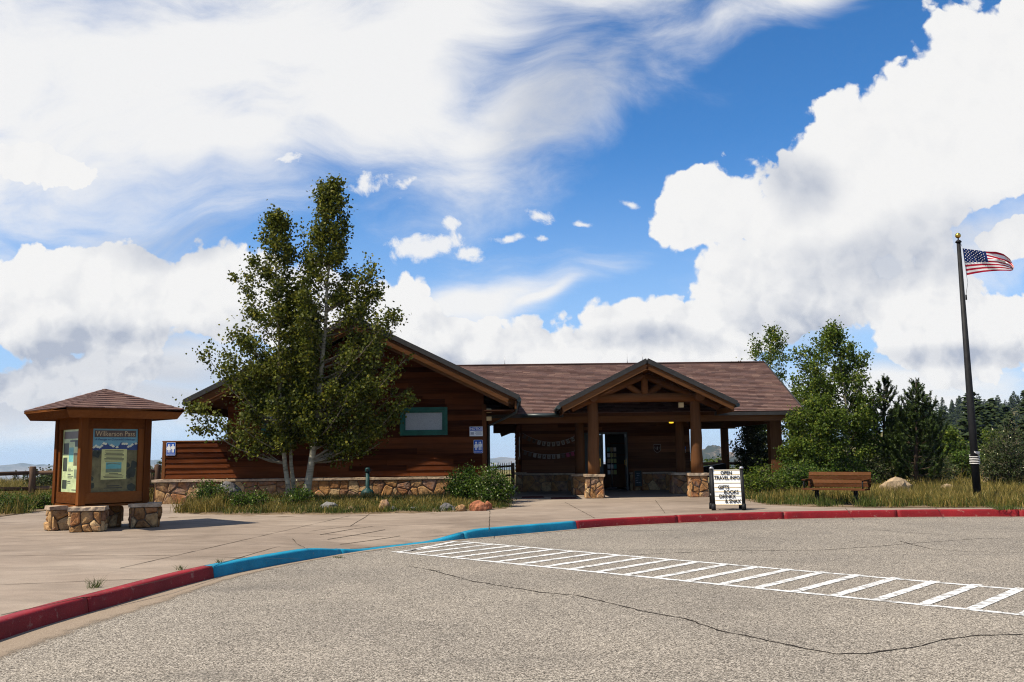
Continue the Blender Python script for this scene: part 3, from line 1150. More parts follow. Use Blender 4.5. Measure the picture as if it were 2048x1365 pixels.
def siding(fr, v0, v1, urange, parent, mt, bh=0.178, holes=(), seed=0, lmin=1.6, lmax=4.6, slope=None):
    """lap boards between heights v0 and v1; urange(v) gives the ends, holes are (u0, u1, v0, v1)"""
    rr = random.Random(seed)
    v = v0
    while v < v1 - 0.03:
        t = min(v + bh, v1)
        a0, b0 = urange(v + 0.001); a1, b1 = urange(t - 0.001)
        if b0 - a0 < 0.1:
            break
        spans = [(a0, b0)]
        for (hu0, hu1, hv0, hv1) in holes:
            if hv0 < t - 0.05 and hv1 > v + 0.05:
                ns = []
                for p, q_ in spans:
                    if hu1 <= p or hu0 >= q_:
                        ns.append((p, q_)); continue
                    if hu0 > p: ns.append((p, hu0))
                    if hu1 < q_: ns.append((hu1, q_))
                spans = ns
        for p, q_ in spans:
            u = p
            while u < q_ - 0.02:
                e = u + rr.uniform(lmin, lmax)
                if q_ - e < 0.9:
                    e = q_
                ua, ub = u + 0.002, e - 0.002
                ta = max(ua, a1) if abs(u - a0) < 1e-6 else ua
                tb = min(ub, b1) if abs(e - b0) < 1e-6 else ub
                if tb - ta < 0.02:
                    tb = ta + 0.02
                lo = 0.036 + rr.uniform(-0.006, 0.010); hi = 0.006
                sag = rr.uniform(-0.004, 0.004)
                p8 = [fp(fr, ua, v + sag, 0), fp(fr, ua, v + sag, lo), fp(fr, ub, v, lo), fp(fr, ub, v, 0), fp(fr, ta, t + 0.012, -0.004), fp(fr, ta, t + 0.012, hi), fp(fr, tb, t + 0.012, hi), fp(fr, tb, t + 0.012, -0.004)]
                mb = MB()
                mb.add(p8, [(0, 1, 2, 3), (7, 6, 5, 4), (1, 5, 6, 2), (0, 4, 5, 1), (2, 6, 7, 3), (3, 7, 4, 0)])
                mb.build('plank', mt, parent)
                u = e
        v = t


def shingle_rows(fr, slope_len, urange, exposure, tab, seed, mb=None, single=None, thick=0.017):
    """tabs lapped up a slope; frame u runs along the eave, v up the slope, n out of the roof"""
    rr = random.Random(seed)
    rows = int(slope_len / exposure)
    for r_ in range(rows + 1):
        v = r_ * exposure
        a, b = urange(v)
        a2, b2 = urange(min(slope_len, v + exposure * 1.0))
        u = a - rr.uniform(0, tab)
        top = min(v + exposure * 1.25, slope_len)
        if top - v < 0.02:
            continue
        while u < b:
            e = u + tab * rr.uniform(0.82, 1.2)
            p, q_ = max(u, a), min(e, b)
            pt, qt = max(p, a2), min(q_, b2)
            if q_ - p > 0.02 and qt - pt > 0.004:
                lift = thick + rr.uniform(0, 0.004)
                g = 0.003
                vv = v - rr.uniform(0, 0.010)
                vs = [fp(fr, p + g, vv, lift * 0.1), fp(fr, q_ - g, vv, lift * 0.1), fp(fr, q_ - g, vv, lift + 0.006), fp(fr, p + g, vv, lift + 0.006), fp(fr, pt + g, top, 0.002), fp(fr, qt - g, top, 0.002)]
                fs = [(0, 1, 2, 3), (3, 2, 5, 4), (1, 5, 2), (0, 3, 4)]
                if single is not None:
                    k = MB(); k.add(vs, fs); k.build('shingle', M['shingle'], single)
                else:
                    mb.add(vs, fs)
            u = e
    return mb


def roof_slab(mb, e0, e1, r1, r0, th):
    """a slope between eave e0-e1 and ridge r0-r1, th thick downwards"""
    e0, e1, r1, r0 = map(Vector, (e0, e1, r1, r0))
    n = (e1 - e0).cross(r0 - e0).normalized()
    if n.z < 0: n = -n
    d = -n * th
    mb.add([e0 + d, e1 + d, r1 + d, r0 + d, e0, e1, r1, r0], [(3, 2, 1, 0), (4, 5, 6, 7), (0, 1, 5, 4), (1, 2, 6, 5), (2, 3, 7, 6), (3, 0, 4, 7)])


# ------------------------------------------------------------------ restroom wing (gable towards the camera)
WC, WE_Z, WSL, WHALF = -5.06, 3.385, 0.494, 5.21
WAPEX = WE_Z + WSL * WHALF
RW = thing('restroom_building', 'brown plank building with a wide gable, green framed windows and stone base behind the aspens', 'building', (-5.1, 33, 0.17))
FY = 29.55


def wing_u(z, inset=0.30):
    k = (WAPEX - inset - z) / WSL
    return max(-9.33, WC - k), min(-0.95, WC + k)


mb = MB()
mb.prism([(-9.33, 0.0), (-0.92, 0.0), (-0.92, 3.2), (WC, WAPEX - 0.2), (-9.33, 3.2)], frame((0, FY + 0.02, 0), (1, 0, 0)), -6.3, 0)
WALL = mb.build('wall', M['plank_dark'], RW)
WINS = [(-3.69, -2.14, 2.27, 3.18), (-8.22, -6.67, 2.27, 3.18)]
frw = frame((0, FY, 0), (1, 0, 0))
siding(frw, 0.96, WAPEX - 0.3, wing_u, WALL, M['plank'], 0.178, [(a + 0.03, b - 0.03, c + 0.03, d - 0.03) for a, b, c, d in WINS], 11)
mb = MB(); mb.box(-1.01, -0.87, FY - 0.045, FY + 0.10, 0.95, 3.25)
mb.build('corner_board', M['trim'], RW)
mb = MB(); mb.beam((-6.4, FY - 0.05, 3.46), (-2.96, FY - 0.05, 3.46), 0.05, 0.16)
mb.build('ledger_board', M['plank'], RW)
# privacy screen to the left
mb = MB(); mb.box(-11.40, -9.34, FY + 0.01, FY + 0.16, 0.1, 2.15)
SCR = mb.build('screen_wall', M['plank_dark'], RW)
siding(frw, 0.96, 2.15, lambda z: (-11.33, -9.28), SCR, M['plank'], 0.17, (), 12, 2.2, 3.0)
mb = MB(); mb.box(-11.44, -9.30, FY - 0.04, FY + 0.18, 2.152, 2.19); mb.build('screen_cap', M['trim'], RW)
mb = MB(); mb.box(-11.43, -11.33, FY - 0.04, FY + 0.17, 0.95, 2.150); mb.build('corner_board', M['trim'], RW)
# stone base with its flagstone cap
mb = MB(); mb.box(-11.52, -0.90, 29.32, 29.9, 0.05, 0.86)
BASE = mb.build('stone_base', M['mortar'], RW)
stones(frame((-11.52, 29.32, 0.12), (1, 0, 0)), 10.6, 0.735, 84, BASE, 21)
stones(frame((-11.52, 29.9, 0.12), (0, -1, 0)), 0.58, 0.735, 5, BASE, 22)
rr = random.Random(8)
x = -11.64
while x < -0.9:
    e = min(x + rr.uniform(0.7, 1.7), -0.88)
    mb = MB(); slab(mb, x + 0.003, e - 0.003, 29.24, 29.56 if x > -11.4 else 29.93, 0.862, 0.935 + rr.uniform(-.006, .006), rr)
    mb.build('capstone', M['cap'], RW)
    x = e
# windows
gl = newmat('frosted glass', 0.30, 0.6)
gl.put(gl.b.inputs['Base Color'], gl.ramp(gl.noise(gl.co, 60, 5, 0.7), [(0.3, (0.21, 0.225, 0.22)), (0.7, (0.40, 0.42, 0.41))]))
M['frost'] = gl.mt
for a, b, c, d in WINS:
    mb = MB()
    y0, y1 = FY - 0.075, FY + 0.05
    t = 0.11
    mb.box(a, b, y0, y1, c, c + t); mb.box(a, b, y0, y1, d - t, d); mb.box(a, a + t, y0, y1, c + t, d - t); mb.box(b - t, b, y0, y1, c + t, d - t)
    wf = mb.build('window', M['green_paint'], RW)
    mb = MB(); t2 = 0.175; y0 = FY - 0.045
    mb.box(a + t, b - t, y0, y1, c + t, c + t2); mb.box(a + t, b - t, y0, y1, d - t2, d - t); mb.box(a + t, a + t2, y0, y1, c + t2, d - t2); mb.box(b - t2, b - t, y0, y1, c + t2, d - t2)
    mb.build('sash', M['green_paint'], wf)
    mb = MB(); mb.box(a + t2, b - t2, FY - 0.01, FY + 0.01, c + t2, d - t2); mb.build('pane', M['frost'], wf)
# roof
y0, y1 = 28.3, 41.0
mb = MB()
E0, E1 = (WC - WHALF, y0, WE_Z), (WC - WHALF, y1, WE_Z)
F0, F1 = (WC + WHALF, y0, WE_Z), (WC + WHALF, y1, WE_Z)
A_, B_ = (WC, y0, WAPEX), (WC, y1, WAPEX)
roof_slab(mb, E0, E1, B_, A_, 0.10); roof_slab(mb, F0, F1, B_, A_, 0.10)
RF = mb.build('roof', M['soffit'], RW)
sl_ = math.hypot(WHALF, WHALF * WSL)
mb = MB()
shingle_rows(frame(F0, (0, 1, 0), (-WHALF, 0, WHALF * WSL)), sl_, lambda v: (0, y1 - y0), 0.145, 0.3, 31, mb)
shingle_rows(frame(E1, (0, -1, 0), (WHALF, 0, WHALF * WSL)), sl_, lambda v: (0, y1 - y0), 0.145, 0.3, 32, mb)
mb.build('shingles', M['shingle'], RF, stuff=True)
# metal rake edge and wooden barge boards
for sgn in (-1, 1):
    e = Vector((WC + sgn * WHALF, y0 - 0.022, WE_Z)); a = Vector((WC, y0 - 0.022, WAPEX))
    mb = MB(); mb.beam(e + Vector((sgn * 0.05, 0, 0.005)), a + Vector((0, 0, 0.03)), 0.05, 0.15)
    mb.build('rake_edge', M['metal_dark'], RW)
    e2 = Vector((WC + sgn * (WHALF - 0.28), y0 + 0.03, WE_Z - 0.07)); a2 = Vector((WC, y0 + 0.03, WAPEX - 0.21))
    mb = MB(); mb.beam(e2, a2, 0.05, 0.19); mb.build('barge_board', M['fascia'], RW)
    e2 = Vector((WC + sgn * (WHALF - 0.28), y0 + 0.09, WE_Z - 0.21)); a2 = Vector((WC, y0 + 0.09, WAPEX - 0.35))
    mb = MB(); mb.beam(e2, a2, 0.05, 0.11); mb.build('barge_board', M['fascia'], RW)
    # eave: gutter and fascia
    xg = WC + sgn * (WHALF + 0.05)
    mb = MB(); mb.tube([(xg, y0 - 0.03, WE_Z - 0.05), (xg, y1, WE_Z - 0.05)], 0.075, 10); mb.build('gutter', M['gutter'], RW)
    xf = WC + sgn * (WHALF - 0.06)
    mb = MB(); mb.box(xf - 0.03, xf + 0.03, y0 + 0.05, y1, WE_Z - 0.34, WE_Z - 0.10); mb.build('fascia', M['fascia'], RW)
    # soffit and rafter ends
    for yy in (28.6, 29.3, 30.2, 31.1, 32.0, 33.0, 34.0):
        if sgn > 0:
            mb = MB(); mb.beam((WC + WHALF - 0.12, yy, WE_Z - 0.14), (-0.90, yy, WE_Z - 0.14 + (WHALF - 0.12 - (-0.9 - WC)) * WSL), 0.09, 0.16)
            mb.build('rafter', M['fascia'], RW)
mb = MB()
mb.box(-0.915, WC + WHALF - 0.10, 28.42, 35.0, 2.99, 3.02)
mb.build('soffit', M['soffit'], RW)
# downspout from the gutter back to the wall
mb = MB(); mb.tube([(0.16, 28.5, 3.30), (0.10, 28.6, 2.94), (-0.25, 29.1, 2.78), (-0.80, 29.75, 2.56), (-0.82, 29.78, 0.3)], 0.045, 8); mb.build('downspout', M['gutter'], RW)
# chimney of metal, half hidden by the leaves
mb = MB(); mb.lathe([(0.0, 0), (0.16, 0), (0.16, 0.75), (0.22, 0.77), (0.22, 0.92), (0.14, 0.98), (0, 0.98)], (-5.2, 30.3, WAPEX - 0.15), 14)
mb.build('chimney', M['steel'], RW)
mb = MB(); mb.tube([(-5.2, 30.3, WAPEX + 0.8), (-5.2, 30.3, WAPEX + 1.35)], 0.012, 5); mb.build('lightning_rod', M['steel'], RW)
# floodlights under the eave
for z_ in (2.98, 2.72):
    mb = MB(); mb.box(-0.86, -0.70, 29.42, 29.54, z_, z_ + 0.13); mb.tube([(-0.78, 29.40, z_ + .065), (-0.78, 29.36, z_ + .055)], 0.05, 10)
    mb.build('floodlight', M['cream'], RW)


def rounded(w_, h_, r_, n=4):
    out = []
    for cx, cy, a0 in ((w_ - r_, r_, -90), (w_ - r_, h_ - r_, 0), (r_, h_ - r_, 90), (r_, r_, 180)):
        for i in range(n + 1):
            a = R(a0 + 90 * i / n)
            out.append((cx + r_ * math.cos(a), cy + r_ * math.sin(a)))
    return out


def pictogram(mb, fr, cx, cy, s, woman):
    n = 14
    mb.prism([(cx + 0.11 * s * math.cos(2 * math.pi * i / n), cy + 0.40 * s + 0.11 * s * math.sin(2 * math.pi * i / n)) for i in range(n)], fr, 0.008, 0.011)
    if woman:
        pl = [(-.12, .27), (-.28, -.02), (-.22, -.06), (-.13, .08), (-.25, -.2), (-.11, -.2), (-.11, -.5), (-.02, -.5), (-.02, -.2), (.02, -.2), (.02, -.5), (.11, -.5), (.11, -.2), (.25, -.2), (.13, .08), (.22, -.06), (.28, -.02), (.12, .27)]
    else:
        pl = [(-.17, .27), (-.22, .20), (-.22, -.10), (-.15, -.10), (-.13, .1), (-.13, -.5), (-.02, -.5), (-.02, -.1), (.02, -.1), (.02, -.5), (.13, -.5), (.13, .1), (.15, -.10), (.22, -.10), (.22, .20), (.17, .27)]
    mb.prism(list(reversed([(cx + a * s, cy + b * s) for a, b in pl])), fr, 0.008, 0.011)


def restroom_sign(x0, z0, label):
    t = thing('restroom_sign', label, 'sign', (x0 + 0.15, FY - 0.04, z0), 'blue restroom signs')
    fr = frame((x0, FY - 0.045, z0), (1, 0, 0))
    w_, h_ = 0.30, 0.43
    mb = MB(); mb.prism(rounded(w_, h_, 0.03), fr, 0.0, 0.006); mb.build('plate', M['white'], t)
    mb = MB(); mb.prism([(0.008 + a * (w_ - .016) / w_, 0.008 + b * (h_ - .016) / h_) for a, b in rounded(w_, h_, 0.026)], fr, 0.006, 0.008); mb.build('face', M['blue_sign'], t)
    mb = MB(); pictogram(mb, fr, 0.082, 0.235, 0.27, True); mb.build('pictogram', M['white'], t)
    mb = MB(); pictogram(mb, fr, 0.218, 0.235, 0.27, False); mb.build('pictogram', M['white'], t)
    mb = MB(); mb.prism([(0.146, 0.10), (0.154, 0.10), (0.154, 0.37), (0.146, 0.37)], fr, 0.008, 0.011); mb.build('bar', M['white'], t)
    mb = MB(); text_mesh(mb, 'RESTROOM', 0.048, fr, 0.15, 0.045, 0.0085, 0.001); mb.build('lettering', M['white'], t)


restroom_sign(-11.30, 1.71, 'blue restroom sign on the left end of the low plank screen wall')
restroom_sign(-1.29, 1.67, 'blue restroom sign below the notice, beside the breezeway corner')
t = thing('notice_sign', 'white notice sign with a blue header on the plank wall', 'sign', (-1.2, FY - 0.04, 2.22))
fr = frame((-1.42, FY - 0.045, 2.22), (1, 0, 0))
mb = MB(); mb.prism([(0, 0), (.43, 0), (.43, .31), (0, .31)], fr, 0, .006); mb.build('plate', M['white'], t)
mb = MB(); mb.prism([(.012, .18), (.418, .18), (.418, .298), (.012, .298)], fr, .006, .008); mb.build('header', M['blue_sign'], t)
mb = MB(); text_mesh(mb, 'NOTICE', .105, fr, .215, .239, .009, .001, bold=0.002); mb.build('lettering', M['white'], t)
mb = MB()
for i, (a, b) in enumerate([(.17, .40), (.20, .39), (.17, .40), (.21, .40)]):
    mb.prism([(a, .145 - i * .032), (b, .145 - i * .032), (b, .158 - i * .032), (a, .158 - i * .032)], fr, .006, .0075)
mb.prism([(.03, .05), (.14, .05), (.14, .13), (.03, .13)], fr, .006, .0072)
mb.build('small_print', M['steel'], t)

# ------------------------------------------------------------------ visitor centre
VC = thing('visitor_center', 'long brown visitor centre with shingled roof and a log-columned entrance porch', 'building', (4.5, 35, 0.17))
EZ, RZ, EY, RY, BY = 3.00, 5.16, 31.3, 36.0, 40.7
XL, XR = -2.9, 10.1
WY = 35.5
mb = MB()
roof_slab(mb, (XL, EY, EZ), (XR, EY, EZ), (XR, RY, RZ), (XL, RY, RZ), 0.12)
roof_slab(mb, (XL, BY, EZ), (XR, BY, EZ), (XR, RY, RZ), (XL, RY, RZ), 0.12)
VR = mb.build('roof', M['soffit'], VC)
slv = math.hypot(RY - EY, RZ - EZ)
mb = MB()
shingle_rows(frame((XL, EY, EZ), (1, 0, 0), (0, RY - EY, RZ - EZ)), slv, lambda v: (0, XR - XL), 0.135, 0.29, 41, mb)
shingle_rows(frame((XR, BY, EZ), (-1, 0, 0), (0, RY - BY, RZ - EZ)), slv, lambda v: (0, XR - XL), 0.135, 0.29, 42, mb)
mb.build('shingles', M['shingle'], VR, stuff=True)
mb = MB(); mb.beam((XL, RY, RZ + 0.02), (XR, RY, RZ + 0.02), 0.24, 0.03); mb.build('ridge_cap', M['shingle'], VR)
mb = MB(); mb.box(-0.86, XR - 0.04, EY + 0.06, EY + 0.12, EZ - 0.33, EZ - 0.10); mb.build('fascia', M['fascia'], VC)
for xa, xb in ((-0.86, 1.75), (7.0, XR - 0.04)):
    mb = MB(); mb.box(xa, xb, EY - 0.01, EY + 0.055, EZ - 0.13, EZ - 0.015); mb.build('eave_trim', M['metal_dark'], VC)
mb = MB(); mb.tube([(0.30, EY - 0.06, EZ - 0.06), (1.75, EY - 0.06, EZ - 0.06)], 0.07, 10); mb.build('gutter', M['gutter'], VC)
for yy in (EY, BY):
    mb = MB()
    s_ = 1 if yy == EY else -1
    mb.beam((XR + 0.03, yy, EZ - 0.07), (XR + 0.03, RY, RZ - 0.07), 0.05, 0.18); mb.build('barge_board', M['metal_dark'], VC)
# porch ceiling and beams
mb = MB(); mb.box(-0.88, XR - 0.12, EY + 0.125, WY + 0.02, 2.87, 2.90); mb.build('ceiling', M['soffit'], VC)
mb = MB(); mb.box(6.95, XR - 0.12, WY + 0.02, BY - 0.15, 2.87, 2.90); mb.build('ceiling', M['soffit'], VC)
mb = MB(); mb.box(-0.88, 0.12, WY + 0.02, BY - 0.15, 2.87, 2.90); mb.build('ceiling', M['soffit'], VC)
mb = MB(); mb.tube([(0.2, 32.35, 2.98), (9.6, 32.35, 2.98)], 0.165, 14); mb.build('log_beam', M['log'], VC)
mb = MB(); mb.box(6.6, 9.7, 39.4, 39.6, 2.60, 2.98); mb.build('beam', M['fascia'], VC)
mb = MB(); mb.box(-0.86, 0.2, 39.3, 39.5, 2.52, 2.98); mb.build('beam', M['fascia'], VC)
mb = MB(); mb.box(9.05, 9.40, 31.9, 39.4, 2.62, 2.86); mb.build('beam', M['fascia'], VC)
# walls
DX0, DX1, DZ = 2.78, 4.47, 2.42
mb = MB()
mb.box(0.31, DX0, WY, WY + 0.2, 0.1, 2.868); mb.box(DX1, 6.92, WY, WY + 0.2, 0.1, 2.868); mb.box(DX0, DX1, WY, WY + 0.2, DZ, 2.868)
VW = mb.build('wall', M['plank_dark'], VC)
frv = frame((0, WY, 0), (1, 0, 0))
siding(frv, 0.88, 2.86, lambda z: (0.33, 6.90), VW, M['hall_plank'], 0.125, [(DX0 - .02, DX1 + .02, 0, DZ + 0.02)], 51, 1.2, 3.2)
# side walls and back of the hall
mb = MB(); mb.prism([(0, 0.1), (4.4, 0.1), (4.4, 2.868), (0, 2.868)], frame((0.10, 39.9, 0), (0.21, -4.4, 0)), -0.15, 0.0)
LW = mb.build('wall', M['plank'], VC)
siding(frame((0.10, 39.9, 0), (0.21, -4.4, 0)), 0.88, 2.86, lambda z: (0.03, 4.38), LW, M['plank'], 0.16, [(3.3, 4.05, 1.5, 2.3)], 52, 1.0, 2.4)
frl = frame((0.10, 39.9, 0), (0.21, -4.4, 0))
mb = MB(); mb.prism([(3.3, 1.5), (4.05, 1.5), (4.05, 2.3), (3.3, 2.3)], frl, 0.0, 0.03); wf = mb.build('window', M['black'], VC)
mb = MB(); mb.prism([(3.25, 1.40), (4.10, 1.40), (4.10, 1.495), (3.25, 1.495)], frl, 0.0, 0.07); mb.build('sill', M['cap'], wf)
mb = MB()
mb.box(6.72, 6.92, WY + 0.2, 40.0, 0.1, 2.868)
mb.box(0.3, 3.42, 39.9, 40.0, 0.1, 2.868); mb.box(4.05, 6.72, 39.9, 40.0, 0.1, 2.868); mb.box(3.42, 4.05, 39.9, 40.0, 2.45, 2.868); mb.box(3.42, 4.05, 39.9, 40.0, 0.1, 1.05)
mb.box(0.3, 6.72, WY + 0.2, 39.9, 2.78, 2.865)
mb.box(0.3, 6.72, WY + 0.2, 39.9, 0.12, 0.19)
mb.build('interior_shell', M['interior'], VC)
# stone base of the hall
for a, b, sd in ((0.34, DX0 - 0.04, 61), (DX1 + 0.04, 6.90, 62)):
    mb = MB(); mb.box(a, b, WY - 0.17, WY - 0.002, 0.1, 0.80); bs = mb.build('stone_base', M['mortar'], VC)
    stones(frame((a, WY - 0.17, 0.16), (1, 0, 0)), b - a, 0.63, int((b - a) * 8.5), bs, sd, (0.015, 0.04))
    mb = MB(); slab(mb, a, b, WY - 0.24, WY - 0.03, 0.802, 0.86, random.Random(sd)); mb.build('capstone', M['cap'], VC)


def pier(x, y, w_, d_, h_, sd, n=11):
    mb = MB()
    k = 0.04
    mb.hexa([(x - w_ / 2, y - d_ / 2, 0.1), (x + w_ / 2, y - d_ / 2, 0.1), (x + w_ / 2, y + d_ / 2, 0.1), (x - w_ / 2, y + d_ / 2, 0.1),
             (x - w_ / 2 + k, y - d_ / 2 + k, h_), (x + w_ / 2 - k, y - d_ / 2 + k, h_), (x + w_ / 2 - k, y + d_ / 2 - k, h_), (x - w_ / 2 + k, y + d_ / 2 - k, h_)])
    p = mb.build('pier', M['mortar'], VC)
    zz = 0.165; H = h_ - zz
    stones(frame((x - w_ / 2, y - d_ / 2, zz), (1, 0, 0), (0, k / H, 1)), w_, H, n, p, sd, (0.015, 0.045), 0.012, 0.10)
    stones(frame((x + w_ / 2, y - d_ / 2, zz), (0, 1, 0), (-k / H, 0, 1)), d_, H, n - 3, p, sd + 1, (0.015, 0.04), 0.012, 0.10)
    stones(frame((x - w_ / 2, y + d_ / 2, zz), (0, -1, 0), (k / H, 0, 1)), d_, H, n - 3, p, sd + 2, (0.015, 0.04), 0.012, 0.10)
    mb = MB(); slab(mb, x - w_ / 2 - 0.03, x + w_ / 2 + 0.03, y - d_ / 2 - 0.03, y + d_ / 2 + 0.03, h_ + 0.002, h_ + 0.085, random.Random(sd), 0.014)
    mb.build('capstone', M['cap'], p)


def pillar(x, y, z0, z1, r0, r1, sd):
    rr = random.Random(sd)
    n = 7
    mb = MB()
    mb.tube([(x + rr.uniform(-.012, .012), y, z0 + (z1 - z0) * i / n) for i in range(n + 1)], [(r0 + (r1 - r0) * i / n) * rr.uniform(0.97, 1.03) for i in range(n + 1)], 16)
    mb.build('pillar', M['pillar'], VC)


PH_ = 0.86
for x, y, w_, sd in ((2.64, 29.85, 0.58, 71), (6.03, 29.85, 0.60, 75)):
    pier(x, y, w_, 0.58, PH_, sd)
    pillar(x, y, PH_ + 0.087, 3.60, 0.205, 0.165, sd)
for x, y, w_, sd in ((2.32, 32.35, 0.50, 79), (5.90, 32.35, 0.64, 83)):
    pier(x, y, w_, 0.56, 0.82, sd, 8)
    pillar(x + 0.06, y, 0.907, 2.93, 0.185, 0.15, sd)
pier(0.27, 35.6, 0.40, 0.5, 0.82, 87, 7)
for x, y, wd in ((9.22, 31.95, 0.40), (9.22, 39.5, 0.28)):
    mb = MB(); mb.box(x - wd / 2, x + wd / 2, y - wd / 2, y + wd / 2, 0.12, 2.868 if y < 35 else 2.598); mb.build('post', M['pillar'], VC)

# porch gable
PC, PAZ, PHALF, PSL, PY = 4.36, 4.57, 2.84, 0.492, 29.0
PEZ = PAZ - PHALF * PSL
ymeet = EY + (PAZ - EZ) / ((RZ - EZ) / (RY - EY)) + 0.3
yeave = EY + (PEZ - EZ) / ((RZ - EZ) / (RY - EY)) + 0.2
mb = MB()
for sgn in (-1, 1):
    roof_slab(mb, (PC + sgn * PHALF, PY, PEZ), (PC + sgn * PHALF, yeave, PEZ), (PC, ymeet, PAZ), (PC, PY, PAZ), 0.09)
PR = mb.build('porch_roof', M['soffit'], VC)
slp = math.hypot(PHALF, PHALF * PSL)
mb = MB()
shingle_rows(frame((PC + PHALF, PY, PEZ), (0, 1, 0), (-PHALF, 0, PHALF * PSL)), slp, lambda v: (0, yeave - PY + (ymeet - yeave) * v / slp), 0.14, 0.29, 43, mb)
shingle_rows(frame((PC - PHALF, yeave, PEZ), (0, -1, 0), (PHALF, 0, PHALF * PSL)), slp, lambda v: (-(ymeet - yeave) * v / slp, yeave - PY), 0.14, 0.29, 44, mb)
mb.build('shingles', M['shingle'], PR, stuff=True)
for sgn in (-1, 1):
    e = Vector((PC + sgn * (PHALF + 0.02), PY - 0.02, PEZ)); a = Vector((PC, PY - 0.02, PAZ + 0.015))
    mb = MB(); mb.beam(e, a, 0.05, 0.15); mb.build('rake_edge', M['metal_dark'], VC)
    mb = MB(); mb.beam(e + Vector((-sgn * 0.10, 0.04, -0.13)), a + Vector((0, 0.04, -0.18)), 0.05, 0.19); mb.build('barge_board', M['fascia'], VC)
    # log rafters just behind, and purlins that end under the barge board
    mb = MB(); mb.tube([e + Vector((-sgn * 0.42, 0.75, -0.28 + 0.20)), a + Vector((-sgn * 0.05, 0.75, -0.40))], [0.13, 0.12], 10); mb.build('log_rafter', M['log'], VC)
    xb = PC + sgn * 1.73
    mb = MB(); mb.tube([(xb, PY + 0.12, 3.42), (xb, 32.6, 3.42)], 0.15, 12); mb.build('log_beam', M['log'], VC)
    xb = PC + sgn * (PHALF - 0.10)
    mb = MB(); mb.box(xb - 0.03, xb + 0.03, PY + 0.06, yeave, PEZ - 0.27, PEZ - 0.10); mb.build('fascia', M['fascia'], VC)
    mb = MB(); mb.tube([(PC + sgn * (PHALF + 0.04), PY - 0.02, PEZ - 0.06), (PC + sgn * (PHALF + 0.04), yeave - .25, PEZ - 0.06)], 0.07, 10); mb.build('gutter', M['gutter'], VC)
TY = 29.75
mb = MB(); mb.tube([(PC - 1.95, TY, 3.41), (PC - .6, TY, 3.43), (PC + .7, TY, 3.43), (PC + 1.95, TY, 3.41)], [0.14, 0.155, 0.15, 0.14], 14); mb.build('tie_beam', M['log'], VC)
mb = MB(); mb.tube([(PC + 0.01, TY, 3.55), (PC + 0.01, TY, 4.25)], [0.12, 0.11], 12); mb.build('king_post', M['log'], VC)
for sgn in (-1, 1):
    mb = MB(); mb.tube([(PC + sgn * 0.16, TY + 0.02, 3.55), (PC + sgn * 0.72, TY + 0.02, 3.98)], [0.11, 0.10], 12); mb.build('strut', M['log'], VC)
mb = MB(); mb.tube([(PC, PY + 0.2, 4.34), (PC, ymeet - .6, 4.34)], 0.10, 10); mb.build('ridge_log', M['log'], VC)
# dark gable infill against the hall
mb = MB(); mb.prism([(PC - 2.6, 2.905), (PC + 2.6, 2.905), (PC + 2.6, PEZ + 0.02), (PC, PAZ - 0.12), (PC - 2.6, PEZ + 0.02)], frame((0, 32.62, 0), (1, 0, 0)), -0.05, 0)
GI = mb.build('gable_infill', M['soffit'], VC)
siding(frame((0, 32.62, 0), (1, 0, 0)), 2.92, PAZ - 0.2, lambda z: (max(PC - 2.55, PC - (PAZ - 0.15 - z) / PSL), min(PC + 2.55, PC + (PAZ - 0.15 - z) / PSL)), GI, M['plank_dark'], 0.16, (), 55)
# lightning rods
for x, y, z, h_ in ((-0.30, 36.0, RZ, 0.36), (4.62, 36.0, RZ, 0.42), (4.27, 29.3, PAZ, 0.30)):
    mb = MB(); mb.tube([(x, y, z), (x, y, z + h_ * 0.3), (x, y, z + h_)], [0.022, 0.012, 0.004], 6); mb.build('lightning_rod', M['steel'], VC)
# soffit lights
mb = MB(); mb.box(1.75, 2.0, 32.9, 33.15, 2.82, 2.868); mb.build('soffit_light', M['white'], VC)
mb = MB(); mb.box(5.52, 5.68, 29.95, 30.1, 3.10, 3.26); mb.build('floodlight', M['cream'], VC)

# entrance: glazed sidelight and a door leaf that stands open
glass = newmat('clear glass', 0.02, 0.5)
nt = glass.mt.node_tree
tr = glass.n('ShaderNodeBsdfTransparent'); glass.put(tr.inputs[0], (0.80, 0.88, 0.88))
gs = glass.n('ShaderNodeBsdfGlossy'); gs.inputs['Roughness'].default_value = 0.02
fz = glass.n('ShaderNodeFresnel'); fz.inputs[0].default_value = 1.5
mx = glass.n('ShaderNodeMixShader')
glass.put(mx.inputs[0], glass.m('ADD', fz.outputs[0], 0.03))
nt.links.new(tr.outputs[0], mx.inputs[1]); nt.links.new(gs.outputs[0], mx.inputs[2]); nt.links.new(mx.outputs[0], nt.nodes['Material Output'].inputs[0])
M['glass'] = glass.mt
M['door_grey'] = plain('door frame paint', (0.040, 0.050, 0.048), 0.45, 0.4, var=0.2)
mb = MB()
mb.box(DX0, DX0 + 0.07, WY - 0.03, WY + 0.15, 0.17, DZ - 0.07); mb.box(DX1 - 0.07, DX1, WY - 0.03, WY + 0.15, 0.17, DZ - 0.07); mb.box(DX0, DX1, WY - 0.03, WY + 0.15, DZ - 0.07, DZ)
mb.box(3.46, 3.52, WY, WY + 0.12, 0.17, DZ - 0.07)
DF = mb.build('door_frame', M['door_grey'], VC)


